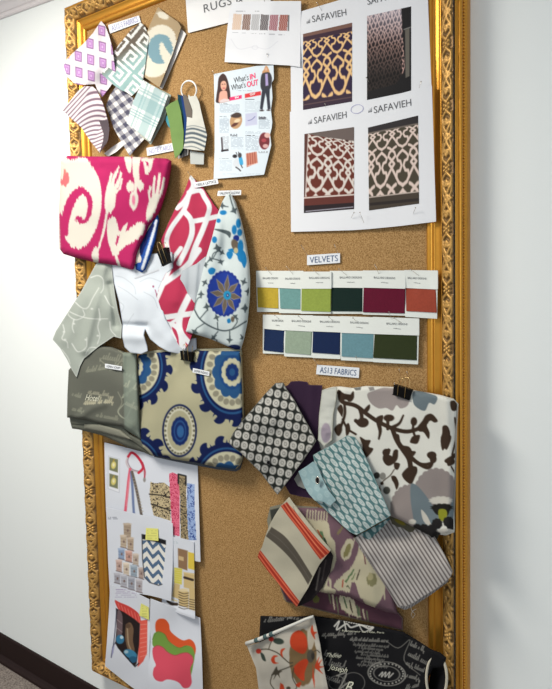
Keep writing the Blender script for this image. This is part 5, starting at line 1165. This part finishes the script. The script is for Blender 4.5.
# leashes and collars
def leopard(p, q, bg, fg, seed=0, sc=1.0):
    m = pip(p.x, p.y, np.asarray(q, float))
    n = vnoise(p.X*.85*sc, p.Y*.85*sc, seed); k = np.abs(n-.5) < .13
    n2 = vnoise(p.X*.5*sc+9, p.Y*.5*sc, seed+4)
    p.C[m] = np.asarray(bg, float); p.C[m & k & (n2 > .3)] = np.asarray(fg, float)
def f(p):
    p.T(100, 438, .1884)
    p.poly([(45, 95), (105, 112), (102, 290), (42, 268)], (236, 238, 244)); p.line([(45, 95), (105, 112), (102, 290), (42, 268)], 2.5, (190, 194, 204), False, closed=True)
    for y in (102, 188):
        p.poly([(50, y), (96, y+12), (95, y+82), (50, y+68)], (126, 130, 100)); p.ell(72, y+42, 13, 20, (222, 208, 120), ang=10); p.ell(72, y+40, 6, 10, (240, 232, 190)); p.line([(70, y+22), (76, y+12)], 5, (190, 160, 60))
    p.line([(150, 95), (140, 130), (160, 165), (205, 182), (230, 175), (235, 190)], 9, (210, 196, 200)); p.line([(152, 100), (148, 130), (170, 165), (210, 178)], 5, (160, 140, 150))
    p.line([(150, 98), (168, 78), (195, 95), (220, 130), (228, 160), (205, 185)], 13, (206, 40, 66)); p.line([(225, 130), (238, 175), (236, 215)], 8, (188, 60, 80)); p.ell(236, 222, 7, 12, (150, 146, 140))
    p.line([(160, 165), (152, 220), (144, 300), (134, 392)], 14, (230, 100, 122)); p.line([(160, 190), (150, 260), (140, 360)], 3, (244, 170, 180))
    p.line([(165, 180), (172, 260), (176, 340), (180, 402)], 13, (118, 134, 172)); p.line([(170, 180), (188, 250), (205, 330), (220, 410)], 14, (110, 100, 92))
    for k in range(12): p.line([(175+k*4, 215+k*16), (185+k*4, 212+k*16)], 3, (170, 160, 140), False)
    leopard(p, [(268, 232), (290, 240), (340, 236), (372, 262), (376, 440), (285, 412), (270, 350), (262, 300)], (206, 188, 148), (58, 48, 42), 1)
    p.line([(262, 298), (330, 305), (372, 318)], 6, (40, 36, 34)); p.line([(272, 350), (330, 370), (376, 385)], 6, (40, 36, 34))
    leopard(p, [(366, 190), (385, 182), (415, 195), (424, 300), (424, 522), (384, 515), (372, 300)], (236, 120, 146), (196, 56, 90), 2, 1.2)
    leopard(p, [(412, 190), (460, 200), (458, 300), (468, 520), (470, 541), (428, 530), (424, 300)], (170, 152, 116), (50, 44, 40), 3, 1.1)
    p.line([(416, 240), (416, 192), (456, 202), (456, 250)], 8, (34, 34, 36), False)
    leopard(p, [(462, 238), (502, 246), (504, 400), (512, 541), (470, 541), (462, 400)], (160, 184, 226), (48, 76, 150), 4, 1.1)
print_sheet([(104.4, 442.4), (120, 446), (150, 454), (180, 461), (197.5, 465), (198.6, 500), (200.4, 562), (190, 560), (172, 540), (106, 512), (105, 480)], [(104, 444, .012), (197, 466, .006), (106, 510, .010), (199, 560, .012)], f,
            'printed sheet picturing leashes and leopard spotted collars, highest of five sheets')
# small yellow boxes
def f(p):
    p.T(104, 505, .1811); c = (214, 188, 132); b = (60, 48, 40)
    p.microtext(385, 200, 410, 212, 8, (130, 170, 170), .7, 3)
    p.poly([(408, 238), (462, 252), (460, 362), (410, 345)], (150, 118, 88)); p.poly([(412, 280), (440, 288), (440, 310), (412, 302)], (214, 186, 140)); p.poly([(464, 258), (500, 268), (500, 360), (464, 350)], (232, 204, 80))
    p.poly([(388, 345), (432, 352), (430, 440), (388, 430)], (222, 210, 90)); [p.line([(390, y), (430, y+6)], 2, (236, 230, 160), False) for y in range(358, 430, 12)]; p.poly([(388, 430), (420, 440), (414, 520), (376, 505)], c)
    p.poly([(440, 370), (500, 378), (500, 470), (440, 455)], c); p.line([(444, 400), (490, 414)], 13, b, False); p.line([(440, 372), (498, 384)], 5, (236, 214, 160), False)
    p.poly([(412, 468), (468, 478), (466, 568), (414, 556)], c)
    for y in range(480, 570, 14): p.line([(413, y), (440, y+10), (466, y+6)], 3, b)
    p.ell(440, 470, 28, 9, (236, 216, 170)); p.poly([(470, 455), (502, 462), (502, 585), (470, 575)], c)
    for y in range(520, 585, 13): p.line([(471, y), (501, y+6)], 3, b)
    p.line([(352, 530), (372, 545), (402, 548)], 16, b); p.line([(352, 515), (402, 530)], 8, (230, 210, 160))
print_sheet([(171, 536.5), (180, 538.5), (193.8, 542), (194.4, 580), (195, 619.4), (180, 614), (162, 607), (161.8, 600), (166, 590), (168, 570)], [(172, 538, .016), (194, 545, .015), (162, 600, .014), (194, 618, .022)], f,
            'printed sheet picturing yellow and tan storage boxes, rightmost of the five', folds=[([(162, 606), (195, 618)], .003, 4)])
# stacked boxes and chevron bin
def f(p):
    p.T(104, 505, .1811); p.microtext(22, 66, 75, 78, 8, (140, 144, 156), .7, 2); bs_ = (196, 184, 172)
    rows = [(108, 100, 42, 82, (176, 158, 138)), (90, 165, 36, 75, (196, 178, 156)), (128, 178, 36, 76, (188, 168, 146)), (78, 238, 36, 66, (150, 168, 196)), (118, 252, 38, 66, (204, 160, 146)), (158, 268, 34, 70, (196, 180, 164)), (66, 302, 34, 70, (200, 170, 158)), (106, 318, 34, 74, (214, 198, 178)), (146, 330, 38, 72, (158, 172, 184)), (190, 345, 30, 66, (180, 160, 150)), (56, 375, 34, 62, (176, 174, 182)), (92, 382, 36, 76, (186, 186, 194)), (132, 396, 38, 76, (166, 168, 178)), (176, 410, 36, 76, (182, 176, 180))]
    for i, (x, y, w_, h_, c) in enumerate(rows):
        p.poly([(x, y), (x+w_, y+9), (x+w_-2, y+h_), (x+2, y+h_-9)], c); p.ell(x+w_/2, y+5, w_*.5, 6, tuple(min(255, v+26) for v in c)); p.line([(x+1, y+h_-9), (x+w_, y+h_)], 4, (112, 96, 96), False)
        for k in range(3): p.line([(x+4, y+20+k*16), (x+w_-4, y+26+k*16)], 2, tuple(v-34 for v in c), False)
        p.ell(x+w_*.55, y+h_*.5, 5, 7, (126, 104, 98))
    # the bin: a white tapered drum with slate chevrons and a black lip
    q = [(208, 165), (342, 200), (336, 300), (318, 440), (300, 445), (250, 425), (222, 398), (212, 300)]
    p.poly(q, (238, 236, 228)); m = pip(p.x, p.y, np.asarray(q, float))
    zz = 22*np.abs(((p.x-205)/32) % 2-1)*1.0; u = (p.y-p.x*.28-zz*1.7) % 54; p.C[m & (u < 25) & (p.y > 195)] = (86, 112, 142)
    p.poly([(208, 160), (270, 172), (342, 195), (342, 220), (270, 198), (210, 188)], (30, 30, 34)); p.line([(210, 165), (213, 300), (224, 400), (252, 428), (302, 444), (320, 438)], 5, (66, 68, 74), False)
bx = print_sheet([(106, 507.6), (125, 511.5), (150, 517), (172.6, 523.4), (173, 545), (172.5, 570), (171, 601.4), (160, 598), (150, 595.5), (141, 594), (128, 594), (110, 596), (108, 560), (107, 530)], [(106, 509, .018), (172, 524, .017), (172, 600, .024), (112, 588, .022), (140, 550, .016)], f,
                 'printed sheet picturing stacked round boxes and a chevron patterned bin')
# pet bed
def f(p):
    p.T(95, 580, .2083); p.microtext(100, 45, 190, 62, 8, (170, 150, 190), .7, 4); p.microtext(95, 62, 200, 88, 9, (180, 170, 200), .5, 5)
    p.poly([(95, 98), (120, 108), (170, 130), (212, 165), (218, 210), (190, 190), (140, 160), (112, 140)], (212, 70, 64), True)
    for k in range(7): p.line([(110+k*16, 112+k*9), (118+k*16, 136+k*11)], 3, (236, 130, 116))
    p.poly([(218, 195), (252, 190), (250, 350), (232, 390), (205, 418), (208, 330)], (232, 98, 84)); [p.line([(220-k*.5, 215+k*22), (250, 212+k*21)], 2.5, (248, 160, 140), False) for k in range(8)]
    p.poly([(100, 135), (140, 155), (190, 188), (216, 210), (212, 310), (200, 400), (190, 415), (150, 370), (112, 325), (98, 300), (104, 220)], (36, 26, 26))
    p.poly([(108, 150), (130, 165), (132, 230), (124, 290), (106, 280)], (110, 92, 96), True); p.line([(106, 190), (130, 210)], 3, (160, 140, 140)); p.line([(104, 230), (130, 250)], 3, (160, 140, 140))
    p.poly([(150, 215), (170, 205), (185, 235), (182, 290), (190, 340), (165, 350), (148, 300), (145, 255)], (116, 90, 68), True); p.line([(155, 230), (160, 300), (172, 335)], 6, (168, 146, 118)); p.ell(158, 220, 12, 12, (92, 70, 54))
    p.ell(120, 285, 20, 22, (54, 120, 156)); p.ell(128, 275, 8, 8, (190, 214, 224)); p.ell(170, 355, 34, 20, (62, 132, 168), ang=25); p.ell(182, 382, 20, 16, (40, 96, 130)); p.ell(150, 345, 10, 8, (170, 200, 212))
    p.line([(98, 300), (112, 325), (150, 370), (192, 416), (210, 400)], 5, (30, 26, 28), False); p.line([(104, 140), (98, 220), (90, 300), (78, 372), (86, 320), (100, 300)], 4, (60, 60, 80)); p.poly([(94, 310), (88, 350), (79, 372), (82, 330)], (160, 160, 196))
pt_ = print_sheet([(110, 584.4), (120, 588), (136, 593), (149.4, 599.6), (150, 630), (149, 660), (148, 692), (140, 693), (127.6, 684), (105, 666), (107, 640), (109, 610)], [(111, 586, .026), (149, 600, .022), (106, 665, .040), (147, 690, .040)], f,
                  'printed sheet picturing a red pet bed with an animal inside, bottom left corner')
# bone shaped beds
def f(p):
    p.T(95, 580, .2083)
    def bed(dx, dy, c, dk):
        pts = [(290, 205), (310, 187), (335, 190), (352, 215), (362, 245), (395, 275), (420, 290), (450, 285), (475, 305), (484, 335), (470, 360), (462, 400), (468, 440), (462, 490), (452, 515), (425, 518), (405, 492), (380, 482), (350, 480), (325, 490), (295, 480), (280, 455), (280, 425), (296, 410), (285, 380), (274, 340), (280, 310), (300, 290)]
        return [(x+dx, y+dy) for x, y in pts]
    p.poly([(290, 210), (305, 188), (335, 188), (355, 212), (362, 245), (395, 275), (425, 290), (455, 284), (478, 305), (484, 340), (470, 365), (420, 340), (330, 280), (295, 255)], (226, 92, 46), True)
    p.poly([(276, 285), (285, 255), (310, 250), (335, 262), (350, 290), (385, 318), (410, 325), (432, 315), (462, 320), (478, 350), (475, 390), (458, 460), (440, 400), (380, 370), (300, 330), (278, 315)], (120, 160, 70), True)
    p.poly([(276, 335), (292, 318), (320, 320), (345, 345), (380, 362), (410, 355), (440, 350), (465, 365), (472, 392), (458, 425), (462, 465), (464, 495), (450, 516), (425, 518), (405, 495), (378, 482), (345, 478), (320, 488), (292, 480), (278, 455), (282, 425), (292, 408), (280, 375)], (226, 84, 104), True)
    p.line([(278, 328), (300, 314), (330, 326), (352, 348), (385, 362), (415, 352), (445, 350), (468, 368)], 2.5, (190, 60, 80)); p.line([(276, 285), (300, 248), (335, 262), (355, 295), (400, 325), (440, 315)], 2.5, (90, 130, 56))
bn = print_sheet([(150.4, 598.6), (162, 603), (175, 608), (200, 618), (201.6, 650), (203, 700), (148, 700), (148.6, 660), (149.6, 630)], [(151, 600, .028), (200, 618, .012), (150, 690, .044), (202, 690, .024)], f,
                 'printed sheet picturing pink, green and orange bone shaped pet beds')
def sticky(q, ps, lab):
    s = sheet('sticky_note', q, [(x, y, float(ps.depth(x, y))+.002+.002*(i > 1)) for i, (x, y) in enumerate(q)], lambda p: p.microtext(q[0][0]+1, q[0][1]+2, q[1][0]-1.5, q[2][1]-2, 2.6, (196, 196, 110), .6, 3), base=(236, 234, 130), mat=PAPER, res=.5, th=.0004)
    tag(s.o, lab, 'sticky note', 'yellow sticky notes on the printed sheets')
sticky([(146, 528), (158, 528.6), (158.4, 541), (145.4, 539.6)], bx, 'yellow sticky note at the lip of the chevron bin picture')
sticky([(141, 603.4), (148.6, 607.4), (149, 620), (139.2, 615.4)], pt_, 'yellow sticky note on the red pet bed sheet')

# ================================================================== clips and pins
def bclip(px, py, d, w_, h_, ang, lab, handles=True, up=True, depth_m=.012):
    """binder clip: prism of black steel with two wire handles, standing at a pixel position"""
    o = at(np.array([px]), np.array([py]), d)[0]
    e = empty('binder_clip', tuple(o), label=lab, cat='binder clip', group='black binder clips')
    c_, s_ = math.cos(ang), math.sin(ang)
    def W(x, y, z): return (o[0]+x*c_-z*s_, o[1]+y, o[2]+x*s_+z*c_)
    hw = w_/2; t = depth_m/2
    prof = [(-t, 0), (t, 0), (t*.25, -h_), (-t*.25, -h_)]            # y, z : broad spine on top, jaws closing below
    V = [W(x, y, z) for x in (-hw, hw) for y, z in prof]
    F = [(0, 1, 5, 4), (1, 2, 6, 5), (2, 3, 7, 6), (3, 0, 4, 7), (0, 3, 2, 1), (4, 5, 6, 7)]
    b = mesh_obj('clip_body', V, F, BLACKMETAL, e)
    bv = b.modifiers.new('bevel', 'BEVEL'); bv.width = .0008; bv.segments = 2
    for yy in (-t*.35, t*.35):
        tube('jaw_rim', [W(-hw, yy, -h_), W(hw, yy, -h_)], .0011, BLACKMETAL, e, seg=8)
    if handles:
        for sg in (-1, 1):
            y0 = sg*t*.4; hz = (.018 if up else -.014)
            z0 = -h_*.9
            if up: pts = [W(-hw*.42, y0*.6+sg*t*.3, z0), W(-hw*.42, sg*t*1.15, 0.001), W(-hw*.40, sg*t*1.3, hz*.7), W(-hw*.25, sg*t*1.4, hz), W(0, sg*t*1.5, hz*1.1), W(hw*.25, sg*t*1.4, hz), W(hw*.40, sg*t*1.3, hz*.7), W(hw*.42, sg*t*1.15, 0.001), W(hw*.42, y0*.6+sg*t*.3, z0)]
            else: pts = [W(-hw*.42, sg*t*.7, z0), W(-hw*.40, sg*t*.6, -h_+hz*.6), W(0, sg*t*.6, -h_+hz), W(hw*.40, sg*t*.6, -h_+hz*.6), W(hw*.42, sg*t*.7, z0)]
            tube('wire_handle', pts, .0007, BRASS if up else STEEL, e, seg=6)
    return e
bclip(403.5, 387.0, .032, .040, .022, R(-10), 'black binder clip with upright wire handles on the brown scroll fabric', True, True, .014)
bclip(163, 249.5, .056, .034, .040, R(20), 'black binder clip hanging at the lower right of the pink bundle', True, True, .016)
bclip(187.5, 351.5, .036, .042, .024, R(-3), 'black binder clip at the top of the tan blue medallion bundle', True, True, .014)

NPIN = [0]
def pin(x0, y0, x1, y1, lab, d0=.004, d1=.020, head=True):
    """straight pin: point at (x0,y0), head at (x1,y1)"""
    P0 = at(np.array([x0]), np.array([y0]), d0)[0]; P1 = at(np.array([x1]), np.array([y1]), d1)[0]
    e = empty('straight_pin', tuple(P0), label=lab, cat='pin', group='steel straight pins')
    tube('shaft', [P0, P1], .00042, STEEL, e, seg=6)
    u = (P1-P0)/np.linalg.norm(P1-P0)
    if head: tube('head', [P1-u*.0004, P1+u*.0002, P1+u*.0009, P1+u*.0014], .0013, STEEL, e, seg=8)
    return e
for a in [
 (322, 11, 317, 2.6, 'pin at the top of the purple rug sheet', .008, .018), (370, 84, 366.5, 77.8, 'pin at the foot of the dark hanging rug picture', .012, .024), (326, 107.5, 325, 104, 'pin joining the two left rug sheets', .012, .016),
 (419, 88, 421, 82, 'pin beside the dark hanging rug picture', .018, .026), (413, 214, 415.4, 208, 'pin at the lower right corner of the grey green rug sheet', .016, .026), (364, 223, 360, 212.5, 'pin where the two lower rug sheets overlap', .012, .022), (351, 218, 354, 212.6, 'pin in the lower right of the brown rug sheet', .009, .018),
 (270, 12, 264.5, 1, 'pin through the top of the colour chart', .012, .020), (269.4, 63, 267, 54, 'pin through the foot of the colour chart', .010, .018),
 (307.5, 255.5, 301.5, 245.5, 'pin at the left end of the VELVETS label', .004, .018), (338, 253.5, 334.6, 245, 'pin at the right end of the VELVETS label', .004, .018),
 (272, 275, 265.6, 268, 'pin over the yellow velvet card', .006, .018), (294, 275.5, 286.6, 266.6, 'pin over the pale aqua velvet card', .006, .020), (320, 276, 313, 269.6, 'pin over the lime velvet card', .010, .022), (347, 275.5, 339, 269, 'pin over the dark green velvet card', .008, .020),
 (379, 274, 375, 265, 'pin over the crimson velvet card', .012, .024), (419.6, 276, 410.4, 269.6, 'pin over the rust velvet card', .014, .026), (391, 318.5, 389, 312, 'pin at the foot of the crimson velvet card', .012, .020),
 (279, 319, 275, 315.4, 'pin over the navy card of the lower row', .006, .016), (303, 320, 298.5, 316, 'pin over the sage velvet card', .008, .016), (333, 321, 329, 317, 'pin over the deep navy card in mid row', .008, .016), (357, 322, 353, 318, 'pin over the dusty aqua velvet card', .008, .018), (402, 323, 394, 318, 'pin over the olive velvet card', .010, .020),
 (358, 362, 356, 356.6, 'pin below the dusty aqua velvet card', .005, .016), (318, 365.4, 314, 359.4, 'pin at the left end of the AS13 FABRICS label', .004, .016),
 (396, 388, 394.4, 383.6, 'pin beside the clip on the brown scroll fabric', .024, .030), (295.4, 512, 293.4, 507, 'pin at the top corner of the red striped linen', .044, .052), (240.4, 447, 229, 443.4, 'pin at the left corner of the charcoal leaf swatch', .030, .040),
 (193, 181, 188, 172, 'pin at the tip of the pink lattice fabric', .008, .024), (232, 199, 230, 191.5, 'pin at the tip of the blue floral fabric', .014, .022), (147, 85, 142, 78, 'pin through the pale aqua plaid swatch', .030, .044), (215.6, 76, 213, 71.6, 'pin at the top left corner of the magazine page', .006, .014),
 (400.6, 376.5, 399.2, 369.6, 'pin just above the clip, leaning left', .004, .018), (409, 381, 407, 372, 'pin just above the clip, leaning right', .004, .020), (184.6, 360, 183.4, 349, 'pin hanging by the clip on the medallion bundle', .044, .050),
 ]: pin(*a)
